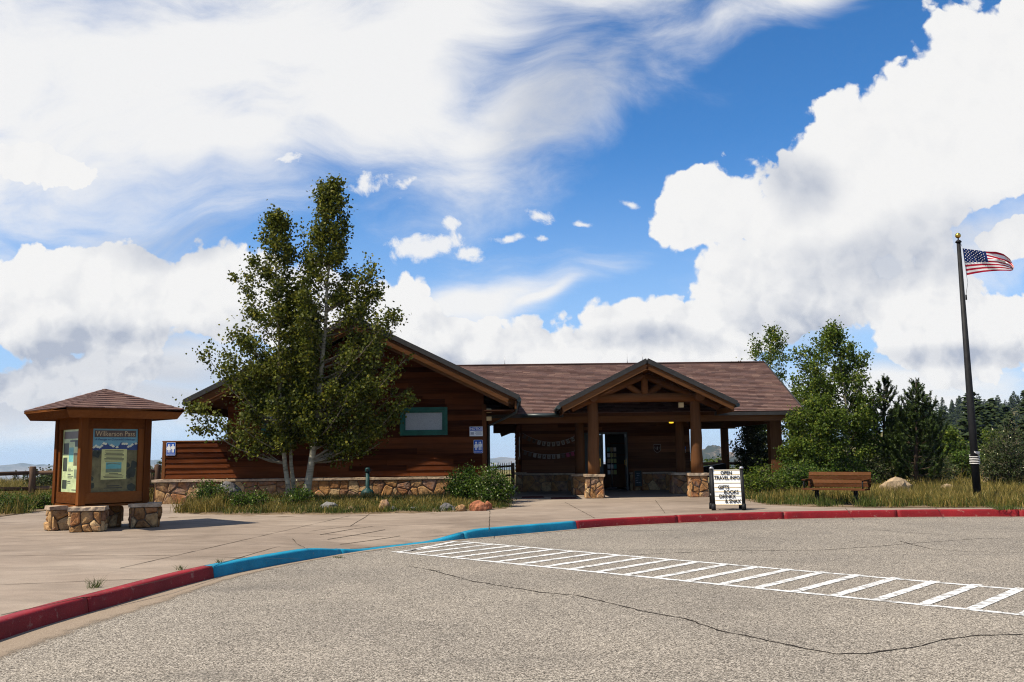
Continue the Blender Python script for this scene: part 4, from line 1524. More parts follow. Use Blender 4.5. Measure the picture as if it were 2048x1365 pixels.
def leaf(fr, w_, h_, name, handle_u):
    mb = MB()
    s_ = 0.11
    for a, b, c, d in ((0, s_, 0, h_), (w_ - s_, w_, 0, h_), (s_, w_ - s_, 0, 0.22), (s_, w_ - s_, h_ - 0.12, h_), (s_, w_ - s_, 0.95, 1.08)):
        mb.prism([(a, c), (b, c), (b, d), (a, d)], fr, -0.022, 0.022)
    d_ = mb.build(name, M['door_grey'], VC)
    for c, d in ((0.22, 0.95), (1.08, h_ - 0.12)):
        mb = MB(); mb.prism([(s_, c), (w_ - s_, c), (w_ - s_, d), (s_, d)], fr, -0.004, 0.004); mb.build('pane', M['glass'], d_)
    mb = MB(); mb.prism([(handle_u - .03, 0.92), (handle_u + .03, 0.92), (handle_u + .03, 1.22), (handle_u - .03, 1.22)], fr, 0.023, 0.028)
    mb.tube([fp(fr, handle_u, 0.98, 0.03), fp(fr, handle_u, 0.98, 0.08), fp(fr, handle_u, 1.16, 0.08), fp(fr, handle_u, 1.16, 0.03)], 0.012, 6)
    mb.build('handle', M['gold'], d_)
    return d_


leaf(frame((DX0 + 0.072, WY + 0.06, 0.18), (1, 0, 0)), 0.60, 2.16, 'door', 0.54)
leaf(frame((4.385, WY - 0.03, 0.18), (-0.06, -1, 0)), 0.80, 2.16, 'door', 0.72)
mb = MB(); mb.beam((0.16, 40.85, 2.74), (-0.56, 40.85, 2.46), 0.30, 0.16); mb.build('outrigger', M['fascia'], VC)
# a sales counter and shelf deep in the hall
mb = MB(); mb.box(3.55, 5.4, 37.9, 38.5, 0.19, 1.15); mb.build('counter', M['trim'], VC)
mb = MB()
for z_ in (0.5, 1.0, 1.5, 2.0):
    mb.box(4.2, 6.3, 39.3, 39.85, z_, z_ + 0.04)
mb.build('shelf', M['trim'], VC)
# wall lamp, lit
lm = newmat('lit lamp', 0.4)
lm.b.inputs['Base Color'].default_value = (0.8, 0.45, 0.05, 1)
lm.b.inputs['Emission Color'].default_value = (1.0, 0.55, 0.03, 1)
lm.b.inputs['Emission Strength'].default_value = 0.9
mb = MB(); mb.box(5.52, 5.70, 32.12, 32.18, 2.62, 2.81); lp = mb.build('wall_lamp', M['black'], VC)
mb = MB(); mb.lathe([(0, 0), (0.075, 0.01), (0.085, 0.06), (0.075, 0.14), (0, 0.15)], (5.61, 32.03, 2.635), 12); mb.build('lamp_glass', lm.mt, lp)


# ------------------------------------------------------------------ information kiosk (square, one corner towards the camera)
KC = Vector((-9.0, 19.85, 0))
KA = R(46)
ku = Vector((math.cos(KA), math.sin(KA), 0))       # along the face that looks at the building
kv = Vector((-math.sin(KA), math.cos(KA), 0))
KS = 0.675
KT = thing('information_kiosk', 'square wooden kiosk with printed panels and a small hipped shingle roof on the plaza', 'kiosk', (KC.x, KC.y, 0.17))


def kpt(a, b, z):
    return KC + ku * a + kv * b + Vector((0, 0, z))


def kbox(mb, a0, a1, b0, b1, z0, z1):
    mb.hexa([kpt(a0, b0, z0), kpt(a1, b0, z0), kpt(a1, b1, z0), kpt(a0, b1, z0), kpt(a0, b0, z1), kpt(a1, b0, z1), kpt(a1, b1, z1), kpt(a0, b1, z1)])


KZ0, KZ1 = 0.72, 2.56
for sa in (-1, 1):
    for sb in (-1, 1):
        mb = MB(); kbox(mb, sa * KS - 0.07, sa * KS + 0.07, sb * KS - 0.07, sb * KS + 0.07, KZ0 - 0.02, KZ1)
        mb.build('post', M['kiosk'], KT)
KF = {'front': frame(kpt(-KS, -KS, 0), ku), 'side': frame(kpt(-KS, KS, 0), -kv), 'far': frame(kpt(KS, -KS, 0), kv), 'rear': frame(kpt(KS, KS, 0), -ku)}
L2 = 2 * KS
PZ0, PZ1 = 0.95, 2.28
for nm, fr in KF.items():
    mb = MB(); mb.prism([(.071, PZ1), (L2 - .071, PZ1), (L2 - .071, KZ1), (.071, KZ1)], fr, -0.02, 0.035); mb.build('rail', M['kioskh'], KT)
    mb = MB(); mb.prism([(.071, KZ0), (L2 - .071, KZ0), (L2 - .071, PZ0), (.071, PZ0)], fr, -0.02, 0.035); mb.build('rail', M['kioskh'], KT)
    for a, b in ((.071, .19), (L2 - .19, L2 - .071)):
        mb = MB(); mb.prism([(a, PZ0 + .001), (b, PZ0 + .001), (b, PZ1 - .001), (a, PZ1 - .001)], fr, -0.02, 0.030); mb.build('stile', M['kiosk'], KT)
    mb = MB(); mb.prism([(.15, PZ0 - .02), (L2 - .15, PZ0 - .02), (L2 - .15, PZ1 + .02), (.15, PZ1 + .02)], fr, -0.055, -0.022); mb.build('backing_board', M['kioskh'], KT)
mb = MB(); kbox(mb, -KS - .05, KS + .05, -KS - .05, KS + .05, KZ0 - 0.07, KZ0 - 0.021); mb.build('base_board', M['kioskh'], KT)

# printed panels
P_ = {k: plain('print ' + k, c, 0.35, 0.5, var=v, scale=6) for k, c, v in [
    ('sky', (0.13, 0.30, 0.36), .15), ('brown', (0.090, 0.062, 0.045), .3), ('tan', (0.46, 0.36, 0.20), .1), ('snow', (0.60, 0.62, 0.45), .2), ('navy', (0.025, 0.05, 0.15), .2),
    ('field', (0.125, 0.110, 0.045), .5), ('cream', (0.50, 0.50, 0.20), .12), ('green', (0.16, 0.20, 0.12), .4), ('tree', (0.030, 0.038, 0.025), .4), ('paper', (0.40, 0.47, 0.24), .3), ('aqua', (0.12, 0.36, 0.34), .3), ('ink', (0.03, 0.03, 0.028), .1)]}


def poly(mb, fr, pts, lvl):
    mb.prism(pts, fr, -0.021 + lvl * 0.0016, -0.0198 + lvl * 0.0016)


def rect(a, b, c, d):
    return [(a, c), (b, c), (b, d), (a, d)]


fr = KF['front']
a0, a1 = .19, L2 - .19
W_ = a1 - a0; H_ = PZ1 - PZ0


def q_(u, v):
    return (a0 + W_ * u, PZ0 + H_ * v)


def qr(u0, u1, v0, v1):
    return [q_(u0, v0), q_(u1, v0), q_(u1, v1), q_(u0, v1)]


mb = MB(); poly(mb, fr, qr(0, 1, 0, 1), 0); pan = mb.build('printed_panel', P_['sky'], KT)
mb = MB(); poly(mb, fr, qr(0, 1, 0, .68), 1); mb.build('printed_field', P_['field'], pan)
ra = random.Random(4)
up = [(i / 24, .735 + ra.uniform(-.02, .055)) for i in range(25)]
mb = MB(); poly(mb, fr, [q_(0, .66), q_(1, .66)] + [q_(u, v) for u, v in reversed(up)], 2); mb.build('printed_peaks', P_['navy'], pan)
mb = MB()
for i in range(1, 24):
    if ra.random() < .75:
        u, v = up[i]
        poly(mb, fr, [q_(u - .035, v - .022), q_(u, v - .035), q_(u + .04, v - .018), q_(u + .015, v + .003), q_(u, v + .006)], 3)
mb.build('printed_snow', P_['snow'], pan)
mb = MB()
for u, v, s_ in ((.88, .30, .12), (.93, .42, .09), (.10, .60, .08), (.16, .62, .06), (.04, .10, .07), (.02, .22, .05), (.90, .06, .10), (.82, .24, .05), (.80, .42, .05)):
    pts = []
    for i in range(12):
        an = 2 * math.pi * i / 12
        k = s_ * ra.uniform(.7, 1.15)
        pts.append(q_(min(1, max(0, u + k * math.cos(an))), min(.66, max(0, v + k * .8 * math.sin(an)))))
    poly(mb, fr, pts, 2)
mb.build('printed_trees', P_['tree'], pan)
mb = MB(); poly(mb, fr, qr(.05, .95, .865, .975), 4); mb.build('title_band', P_['brown'], pan)
mb = MB(); text_mesh(mb, 'Wilkerson Pass', .155, fr, *q_(.5, .918), -0.012, .0006, sx=0.86); mb.build('title', P_['tan'], pan)
mb = MB(); text_mesh(mb, "A Passage to Colorado's Heritage", .062, fr, *q_(.5, .83), -0.012, .0006, shear=.25); mb.build('subtitle', P_['navy'], pan)
mb = MB(); poly(mb, fr, qr(.215, .765, .195, .675), 4); note = mb.build('printed_note', P_['cream'], pan)
mb = MB()
for i in range(9):
    k = ra.uniform(.17, .215)
    poly(mb, fr, qr(.49 - k, .49 + k, .645 - i * .0205, .654 - i * .0205), 5)
for i, k in enumerate((.10, .18, .22, .21)):
    poly(mb, fr, qr(.49 - k, .49 + k, .282 - i * .0205, .291 - i * .0205), 5)
for v, k in ((.088, .14), (.055, .2)):
    poly(mb, fr, qr(.49 - k, .49 + k, v, v + .011), 5)
mb.build('small_print', P_['ink'], pan, stuff=True)
mb = MB(); poly(mb, fr, qr(.315, .655, .305, .465), 5); mb.build('printed_photo', P_['aqua'], pan)
mb = MB(); poly(mb, fr, qr(.315, .655, .305, .365), 6); poly(mb, fr, [q_(.33, .43), q_(.45, .445), q_(.63, .425), q_(.62, .44), q_(.46, .458), q_(.34, .448)], 6); mb.build('printed_photo', P_['green'], pan)
fr = KF['side']
mb = MB(); poly(mb, fr, qr(0, 1, 0, 1), 0); pan = mb.build('printed_panel', P_['paper'], KT)
mb = MB(); poly(mb, fr, qr(.06, 1, .85, .965), 1); mb.build('title_band', P_['brown'], pan)
mb = MB()
for u0, u1, v0, v1 in ((.06, .36, .60, .78), (.70, .92, .72, .82), (.06, .30, .33, .55), (.06, .32, .05, .19)):
    poly(mb, fr, qr(u0, u1, v0, v1), 1)
mb.build('printed_photo', P_['tree'], pan)
mb = MB(); poly(mb, fr, qr(.38, .64, .48, .71), 1); mb.build('printed_photo', P_['aqua'], pan)
mb = MB(); poly(mb, fr, qr(.66, 1, .42, .62), 1); mb.build('printed_map', P_['field'], pan)
mb = MB(); poly(mb, fr, qr(.72, .98, .22, .36), 1); mb.build('printed_photo', P_['green'], pan)
mb = MB()
for i in range(9):
    if i not in (2, 6):
        poly(mb, fr, qr(.36, ra.uniform(.52, .68), .36 - i * .028, .372 - i * .028), 1)
poly(mb, fr, qr(.42, .95, .80, .825), 1); poly(mb, fr, qr(.62, .95, .03, .045), 1)
mb.build('small_print', P_['ink'], pan, stuff=True)
# hipped roof with single shingles
EH, KEZ, KAZ = 1.235, 2.69, 3.16
apex = kpt(0, 0, KAZ)
cor = [kpt(-EH, -EH, KEZ), kpt(EH, -EH, KEZ), kpt(EH, EH, KEZ), kpt(-EH, EH, KEZ)]
mb = MB()
mb.add(cor + [apex, kpt(0, 0, KAZ - .1)] + [c - Vector((0, 0, .05)) for c in cor], [(0, 1, 4), (1, 2, 4), (2, 3, 4), (3, 0, 4), (7, 6, 1, 0), (8, 7, 2, 1), (9, 8, 3, 2), (6, 9, 0, 3), (6, 7, 8, 9)])
KR = mb.build('roof', M['kioskh'], KT)
slk = math.hypot(EH, KAZ - KEZ)
dirs = [(ku, kv), (kv, -ku), (-ku, -kv), (-kv, ku)]
for i, (a, b) in enumerate(dirs):
    fr = frame(cor[i], a, b * EH + Vector((0, 0, KAZ - KEZ)))
    shingle_rows(fr, slk - 0.02, lambda v: (-0.02 + v / slk * EH, 2 * EH + 0.02 - v / slk * EH), 0.140, 0.27, 90 + i, None, KR, 0.012)
    # hip caps
    h0, h1 = cor[i], apex
    n = 8
    for j in range(n):
        p = h0.lerp(h1, j / n); e = h0.lerp(h1, (j + 1.25) / n)
        if j == n - 1: e = h1 + Vector((0, 0, .0))
        sd = (a - (-dirs[i - 1][0])).normalized() if False else None
        l0 = fr[1]; l1 = -dirs[i - 1][0]
        dn = Vector((0, 0, -1))
        wv = 0.075
        up_ = Vector((0, 0, 0.030))
        s1 = (l0 * wv + Vector((0, 0, 0.006 + 0.0 * wv))); s2 = (l1 * wv + Vector((0, 0, 0.006)))
        mbh = MB(); mbh.add([p + up_, p + s1 + Vector((0, 0, 0.012)), e + s1 * 0.95 + Vector((0, 0, 0.004)), e + up_ * 0.7, p + s2 + Vector((0, 0, 0.012)), e + s2 * 0.95 + Vector((0, 0, 0.004))], [(0, 1, 2, 3), (0, 3, 5, 4), (4, 1, 0)])
        mbh.build('hip_cap', M['shingle'], KR)
mb = MB()
ET, EB = EH - .015, EH - .10
for i in range(4):
    a, b = dirs[i]
    s_ = [(-1, -1), (1, -1), (1, 1), (-1, 1)]
    p0, p1 = s_[i], s_[(i + 1) % 4]
    P0t, P1t = kpt(p0[0] * ET, p0[1] * ET, KEZ - .052), kpt(p1[0] * ET, p1[1] * ET, KEZ - .052)
    P0b, P1b = kpt(p0[0] * EB, p0[1] * EB, KEZ - .20), kpt(p1[0] * EB, p1[1] * EB, KEZ - .20)
    I0t, I1t = kpt(p0[0] * (ET - .05), p0[1] * (ET - .05), KEZ - .052), kpt(p1[0] * (ET - .05), p1[1] * (ET - .05), KEZ - .052)
    I0b, I1b = kpt(p0[0] * (EB - .05), p0[1] * (EB - .05), KEZ - .20), kpt(p1[0] * (EB - .05), p1[1] * (EB - .05), KEZ - .20)
    mb = MB(); mb.hexa([P0b, P1b, I1b, I0b, P0t, P1t, I1t, I0t]); mb.build('fascia', M['kioskh'], KT)
mb = MB(); kbox(mb, -EB + .06, EB - .06, -EB + .06, EB - .06, KEZ - .185, KEZ - .165); mb.build('soffit', M['kioskh'], KT)


def stone_block(name, label, cat, cx, cy, w_, d_, h_, rot, sd, group=None, cap=True, parent=None, n=6):
    """a block of field stones under a flagstone"""
    t = thing(name, label, cat, (cx, cy, 0.17), group) if parent is None else parent
    u = Vector((math.cos(rot), math.sin(rot), 0)); v = Vector((-math.sin(rot), math.cos(rot), 0))
    c = Vector((cx, cy, 0))
    z0 = 0.165
    mb = MB()
    mb.hexa([c - u * w_ / 2 - v * d_ / 2 + Vector((0, 0, z0 - .03)), c + u * w_ / 2 - v * d_ / 2 + Vector((0, 0, z0 - .03)), c + u * w_ / 2 + v * d_ / 2 + Vector((0, 0, z0 - .03)), c - u * w_ / 2 + v * d_ / 2 + Vector((0, 0, z0 - .03))] +
            [c - u * w_ * .47 - v * d_ * .47 + Vector((0, 0, z0 + h_)), c + u * w_ * .47 - v * d_ * .47 + Vector((0, 0, z0 + h_)), c + u * w_ * .47 + v * d_ * .47 + Vector((0, 0, z0 + h_)), c - u * w_ * .47 + v * d_ * .47 + Vector((0, 0, z0 + h_))])
    core = mb.build('mortar_core' if parent is None else 'pedestal', M['mortar'], t)
    tgt = core
    for k, (a, b, ww) in enumerate(((u, v, w_), (v, -u, d_), (-u, -v, w_), (-v, u, d_))):
        dd = d_ if k % 2 == 0 else w_
        o_ = c - a * ww / 2 - b * dd / 2 + Vector((0, 0, z0))
        stones(frame(o_, a), ww, h_, n if k != 2 else 4, tgt, sd + k, (0.02, 0.065), 0.010, 0.05)
    if cap:
        rr = random.Random(sd)
        mb = MB(); slab(mb, -w_ / 2 - .05, w_ / 2 + .05, -d_ / 2 - .05, d_ / 2 + .05, 0, .075, rr, .02)
        mb.v = [tuple(c + u * x + v * y + Vector((0, 0, z0 + h_ + .002 + z))) for x, y, z in mb.v]
        mb.build('capstone', M['cap'], t)


stone_block('pedestal', '', '', KC.x + .06, KC.y + .10, .52, .52, .47, KA, 101, None, False, KT, 7)
stone_block('stone_seat', 'stone block seat in front of the kiosk, nearest to the kerb', 'seat', -8.78, 18.86, .60, .42, .43, R(12), 111, 'stone seats round the kiosk')
stone_block('stone_seat', 'leftmost stone block seat, half hidden behind the front one', 'seat', -9.60, 19.38, .46, .44, .43, R(40), 121, 'stone seats round the kiosk', n=5)
stone_block('stone_seat', 'stone block seat to the right of the kiosk on the plaza', 'seat', -8.02, 19.86, .55, .46, .44, R(20), 131, 'stone seats round the kiosk')

# ------------------------------------------------------------------ letter board on the pavement
sg = G(1458, 1021)
T = thing('letter_board', 'white letter board sign in a dark folding frame beside the red kerb', 'sign', (sg.x, sg.y + .25, .17))
SX, SY = sg.x, sg.y
su = Vector((math.cos(R(-6)), math.sin(R(-6)), 0)); sv_f = Vector((0, 0, 1))
dep = Vector((-su.y, su.x, 0))
for side, nm in ((0, 'front'), (1, 'back')):
    o_ = Vector((SX, SY, .17)) + (dep * 0.56 if side else Vector((0, 0, 0)))
    lean = (dep * 0.20 if side == 0 else dep * -0.20) + Vector((0, 0, 1))
    u_ = su if side == 0 else -su
    fr = frame(o_, u_, lean)
    mb = MB()
    mb.prism(rect(-.33, .33, .13, 1.02), fr, -.02, .012)
    pn = mb.build('panel', M['white'], T)
    for x in (-.375, .375):
        mb = MB()
        mb.tube([fp(fr, x, .06), fp(fr, x, 1.04)], .042, 10)
        mb.build('frame_tube', M['black'], T)
        mb = MB(); mb.tube([fp(fr, x, .0), fp(fr, x, .16)], .055, 10); mb.build('foot', M['black'], T)
        if side == 0:
            mb = MB(); mb.lathe([(0, 0), (.055, .0), (.06, .03), (.03, .06), (0, .065)], fp(fr, x, 1.045), 10); mb.build('cap', M['steel'], T)
    rows = 8
    for i in range(rows + 1):
        v = .14 + (.87) * i / rows
        mb = MB(); mb.prism(rect(-.325, .325, v - .008, v + .008), fr, .0125, .019); mb.build('letter_rail', M['cream'], pn)
    if side == 0:
        rh = .87 / rows
        LN = [(7, 'OPEN', -.01, 1), (6, 'TRAVEL INFO', 0, 1), (4, 'GIFTS', -.10, 1), (3, 'BOOKS', .08, 1), (2, 'DRINKX', -.02, 1), (1, '& SNAX', .11, 1)]
        mapv = {7: .925, 6: .80, 4: .56, 3: .44, 2: .33, 1: .21}
        for r_, s_, x, k in LN:
            mb = MB(); text_mesh(mb, s_, .128, fr, x, mapv[r_] + .012, .0245, .001, sx=.86 if s_ != 'TRAVEL INFO' else .82, bold=.003); mb.build('lettering', M['ink'], pn)
mb = MB(); mb.beam(Vector((SX, SY, .55)) - su * .40 + dep * .10, Vector((SX, SY, .55)) - su * .40 + dep * .46, .015, .03); mb.build('brace', M['steel'], T)
mb = MB(); mb.beam(Vector((SX, SY, .55)) + su * .40 + dep * .10, Vector((SX, SY, .55)) + su * .40 + dep * .46, .015, .03); mb.build('brace', M['steel'], T)

# ------------------------------------------------------------------ chalkboard by the door
T = thing('display_rack', 'rack of pale cards standing inside the dark entrance', 'display rack', (4.02, 37.2, .19))
mb = MB(); mb.tube([(4.02, 37.2, .19), (4.02, 37.2, 1.85)], .02, 8); mb.lathe([(0, 0), (.2, 0), (.2, .03), (0, .03)], (4.02, 37.2, .19), 14); mb.build('stand', M['steel'], T)
rr = random.Random(6)
for i in range(5):
    for j in range(3):
        x = 3.84 + j * .13; z = .75 + i * .23
        mb = MB(); mb.hexa([(x, 37.1, z), (x + .11, 37.1, z), (x + .11, 37.11, z), (x, 37.11, z), (x, 37.14, z + .17), (x + .11, 37.14, z + .17), (x + .11, 37.15, z + .17), (x, 37.15, z + .17)])
        mb.build('card', (M['white'], P_['aqua'], P_['cream'], P_['tan'])[rr.randrange(4)], T)
T = thing('chalkboard', 'small chalkboard easel in a wooden frame right of the entrance door', 'chalkboard', (4.78, 34.9, .17))
for side in (0, 1):
    fr = frame(Vector((4.61, 34.85 + side * .35, .17)) + Vector((side * .34, 0, 0)), (1 - 2 * side, 0, 0), (0, .16 * (1 - 2 * side), 1))
    mb = MB()
    mb.prism(rect(0, .035, 0, .80), fr, 0, .025); mb.prism(rect(.305, .34, 0, .80), fr, 0, .025); mb.prism(rect(.035, .305, .765, .80), fr, 0, .025); mb.prism(rect(.035, .305, .13, .17), fr, 0, .025)
    mb.build('easel_frame', M['fascia'], T)
    mb = MB(); mb.prism(rect(.035, .305, .17, .765), fr, .004, .014); bd = mb.build('board', plain('chalk board', (.012, .022, .026), .7, .2, var=.4), T)
    if side == 0:
        mb = MB(); rr = random.Random(2)
        for i, (a, b) in enumerate(((.09, .24), (.12, .22), (.07, .18), (.07, .15), (.09, .25))):
            v = .66 - i * .09
            for j in range(5):
                x = a + (b - a) * j / 5
                mb.prism(rect(x, x + (b - a) * .13, v + rr.uniform(-.008, .008), v + .012 + rr.uniform(0, .008)), fr, .0142, .015)
        mb.build('chalk_writing', M['steel'], bd)

# ------------------------------------------------------------------ buntings on the dark wall
paper = plain('card paper', (.33, .30, .27), .9, .1, var=.15)
paper2 = plain('pink card', (.36, .06, .12), .9, .1, var=.2)
paper3 = plain('dull card', (.12, .09, .08), .9, .1, var=.3)


def bunting(label, x0, z0, x1, z1, sag, cards, off):
    t = thing('bunting', label, 'bunting', ((x0 + x1) / 2, 35.42, min(z0, z1) - .3), 'letter buntings on the porch wall')
    f_ = lambda s: Vector((x0 + (x1 - x0) * s, 35.42, z0 + (z1 - z0) * s - sag * 4 * s * (1 - s)))
    mb = MB(); mb.tube([f_(i / 24) for i in range(25)], .006, 5); mb.build('string', M['steel'], t)
    n = len(cards)
    for i, (ch, mt) in enumerate(cards):
        s = off + (1 - 2 * off) * (i + .5) / n
        a = f_(s - .02); b = f_(s + .02)
        fr = frame(f_(s) + Vector((0, -.01, 0)), (b - a), (0, 0, 1))
        u = (b - a).normalized(); fr = (fr[0], u, Vector((-u.z, 0, u.x)), Vector((0, -1, 0)))
        mb = MB(); mb.prism(rect(-.062, .062, -.165, -.005), fr, 0, .004); c = mb.build('card', mt, t)
        if ch:
            mb = MB(); text_mesh(mb, ch, .13, fr, 0, -.083, .005, .001, bold=.003); mb.build('letter', M['ink'], c)


p1, p2, p3 = paper, paper2, paper3
bunting('upper string of letter cards across the dark wall by the breezeway', .36, 2.44, 2.42, 2.30, .30, [('', p3), ('', p3), ('W', p3), ('I', p1), ('L', p1), ('K', p1), ('E', p1), ('R', p1), ('S', p1), ('O', p1), ('N', p1)], .02)
bunting('lower string of letter cards with pink ends across the dark wall', .36, 1.78, 2.42, 1.72, .17, [('', p3), ('', p3), ('', p1), ('P', p1), ('A', p1), ('S', p1), ('S', p1), ('', p1), ('', p3), ('', p2), ('', p2)], .02)

# forest shield and notice on the hall wall
T = thing('shield_sign', 'small dark shield sign with a pale tree between two letters on the porch wall', 'sign', (5.63, 35.44, 1.62))
fr = frame((5.63, WY - .035, 1.77), (1, 0, 0))
sh = [(-.13, .12), (-.11, .155), (-.04, .14), (0, .155), (.04, .14), (.11, .155), (.13, .12), (.115, .07), (.13, 0), (.11, -.08), (.05, -.13), (0, -.165), (-.05, -.13), (-.11, -.08), (-.13, 0), (-.115, .07)]
mb = MB(); mb.prism(list(reversed([(a * 1.1, b * 1.1) for a, b in sh])), fr, 0, .006); mb.build('rim', paper, T)
mb = MB(); mb.prism(list(reversed(sh)), fr, .006, .010); mb.build('face', M['plank_dark'], T)
mb = MB()
for k in range(3):
    mb.prism([(-.035 + k * .007, -.04 + k * .035), (.035 - k * .007, -.04 + k * .035), (0, .02 + k * .035)], fr, .010, .012 + k * .0004)
mb.prism(rect(-.006, .006, -.065, -.04), fr, .010, .012)
mb.build('tree_emblem', paper, T)
mb = MB(); text_mesh(mb, 'U', .09, fr, -.075, .025, .0115, .001); text_mesh(mb, 'S', .09, fr, .075, .025, .0115, .001); mb.build('lettering', paper, T)
T = thing('notice_board', 'small blue and white notice right of the porch column on the hall wall', 'sign', (6.62, 35.44, 1.6))
fr = frame((6.48, WY - .035, 1.60), (1, 0, 0))
mb = MB(); mb.prism(rect(0, .27, 0, .24), fr, 0, .006); mb.build('plate', paper, T)
mb = MB(); mb.prism(rect(.005, .265, .13, .235), fr, .006, .008); mb.build('header', M['blue_sign'], T)
mb = MB(); mb.prism(rect(.03, .24, .09, .10), fr, .006, .008); mb.prism(rect(.03, .20, .05, .06), fr, .006, .008); mb.build('small_print', M['ink'], T)

# door mats
for (px, py, wd, lb) in ((1066, 995, .75, 'dark red mat lying near the breezeway on the porch floor'), (1128, 997, .85, 'dark mat lying just left of the entrance pier')):
    p = G(px, py)
    mb = MB(); mb.hexa([(p.x - wd / 2, p.y - .4, .171), (p.x + wd / 2, p.y - .4, .171), (p.x + wd / 2, p.y + .4, .171), (p.x - wd / 2, p.y + .4, .171), (p.x - wd / 2 + .02, p.y - .38, .185), (p.x + wd / 2 - .02, p.y - .38, .185), (p.x + wd / 2 - .02, p.y + .38, .185), (p.x - wd / 2 + .02, p.y + .38, .185)])
    tag(mb.build('door_mat', M['mat_red']), lb, 'mat', 'mats on the porch floor')

# ------------------------------------------------------------------ bench
BC = Vector((8.66, 24.55, .17))
ba = R(-38)
bu = Vector((math.cos(ba), math.sin(ba), 0)); bv = Vector((-bu.y, bu.x, 0))
T = thing('park_bench', 'brown slatted park bench on two dark legs at the edge of the dry grass', 'bench', BC)
BL = .84


def bp(a, b, z):
    return BC + bu * a + bv * b + Vector((0, 0, z))


for i in range(4):
    b = -.24 + i * .125
    mb = MB(); mb.hexa([bp(-BL, b, .405), bp(BL, b, .405), bp(BL, b + .11, .405), bp(-BL, b + .11, .405), bp(-BL, b, .445), bp(BL, b, .445), bp(BL, b + .11, .445), bp(-BL, b + .11, .445)]); mb.build('seat_slat', M['bench'], T)
for i in range(4):
    z = .475 + i * .103; b = .27 + i * .030
    mb = MB(); mb.hexa([bp(-BL, b, z), bp(BL, b, z), bp(BL, b + .035, z - .008), bp(-BL, b + .035, z - .008), bp(-BL, b + .027, z + .092), bp(BL, b + .027, z + .092), bp(BL, b + .062, z + .084), bp(-BL, b + .062, z + .084)]); mb.build('back_slat', M['bench'], T)
for a in (-.52, .52):
    mb = MB(); mb.tube([bp(a, .03, -.03), bp(a, .03, .39)], .055, 10); mb.beam(bp(a, -.22, .392), bp(a, .30, .392), .06, .025, (0, 0, 1)); mb.build('leg', M['black'], T)
for a in (-BL + .06, BL - .06):
    mb = MB(); mb.beam(bp(a, .305, .40), bp(a, .43, .88), .045, .02, bv); mb.build('back_strap', M['black'], T)
    mb = MB(); mb.tube([bp(a, -.20, .40), bp(a, -.20, .64), bp(a, -.17, .655), bp(a, .33, .655)], .02, 8); mb.build('arm_bracket', M['black'], T)
    mb = MB(); mb.hexa([bp(a - .045, -.24, .66), bp(a + .045, -.24, .66), bp(a + .045, .30, .66), bp(a - .045, .30, .66), bp(a - .045, -.24, .69), bp(a + .045, -.24, .69), bp(a + .045, .30, .69), bp(a - .045, .30, .69)]); mb.build('armrest', M['bench'], T)

# ------------------------------------------------------------------ flagpole and flag
fb = G(1956, 1009)
FT = D(1917, 486, fb.y).z
T = thing('flagpole', 'tall dark tapered flagpole with a gold ball and a rope wound round its foot', 'flagpole', (fb.x, fb.y, .17))
mb = MB(); mb.tube([(fb.x, fb.y, .2), (fb.x, fb.y, 2.5), (fb.x, fb.y, FT)], [.100, .093, .050], 18); mb.build('pole', M['black'], T)
mb = MB(); mb.lathe([(0, .055), (.16, .05), (.24, .03), (.27, 0), (.27, -.01)], (fb.x, fb.y, .18), 20); mb.build('base_flange', M['steel'], T)
mb = MB(); mb.lathe([(0, 0), (.07, 0), (.085, .02), (.06, .06), (.02, .08), (.015, .14), (0, .14)], (fb.x, fb.y, FT), 16); mb.build('truck', M['black'], T)
mb = MB(); mb.lathe([(.075 * math.sin(math.pi * i / 10), -.075 * math.cos(math.pi * i / 10)) for i in range(11)], (fb.x, fb.y, FT + .20), 16); mb.build('gold_ball', M['gold'], T)
mb = MB(); pts = []
for i in range(70):
    an = i * .5
    pts.append((fb.x + .122 * math.cos(an), fb.y + .122 * math.sin(an), 1.22 + i * .0035 + .012 * math.sin(an)))
mb.tube(pts, .011, 5)
mb.tube([(fb.x - .06, fb.y - .12, 1.55), (fb.x + .02, fb.y - .135, 1.50), (fb.x + .05, fb.y - .125, 1.45)], .012, 5)
mb.build('rope', plain('rope', (.55, .53, .50), .9, .1), T)
mb = MB(); mb.box(fb.x - .03, fb.x + .07, fb.y - .15, fb.y - .11, 1.50, 1.56); mb.build('cleat', M['steel'], T)
zt = D(1925, 497, fb.y - .1); zb_ = D(1933, 551, fb.y - .1); ze = D(1932, 590, fb.y - .1)
mb = MB(); mb.tube([(fb.x + .06, fb.y, FT - .02), zt, zb_, (zb_.x + .02, zb_.y, zb_.z - .2), ze], .006, 5); mb.build('halyard', M['steel'], T)
mb = MB(); mb.tube([ze, ze + Vector((.0, 0, -.14))], .022, 8); mb.build('halyard_weight', M['black'], T)

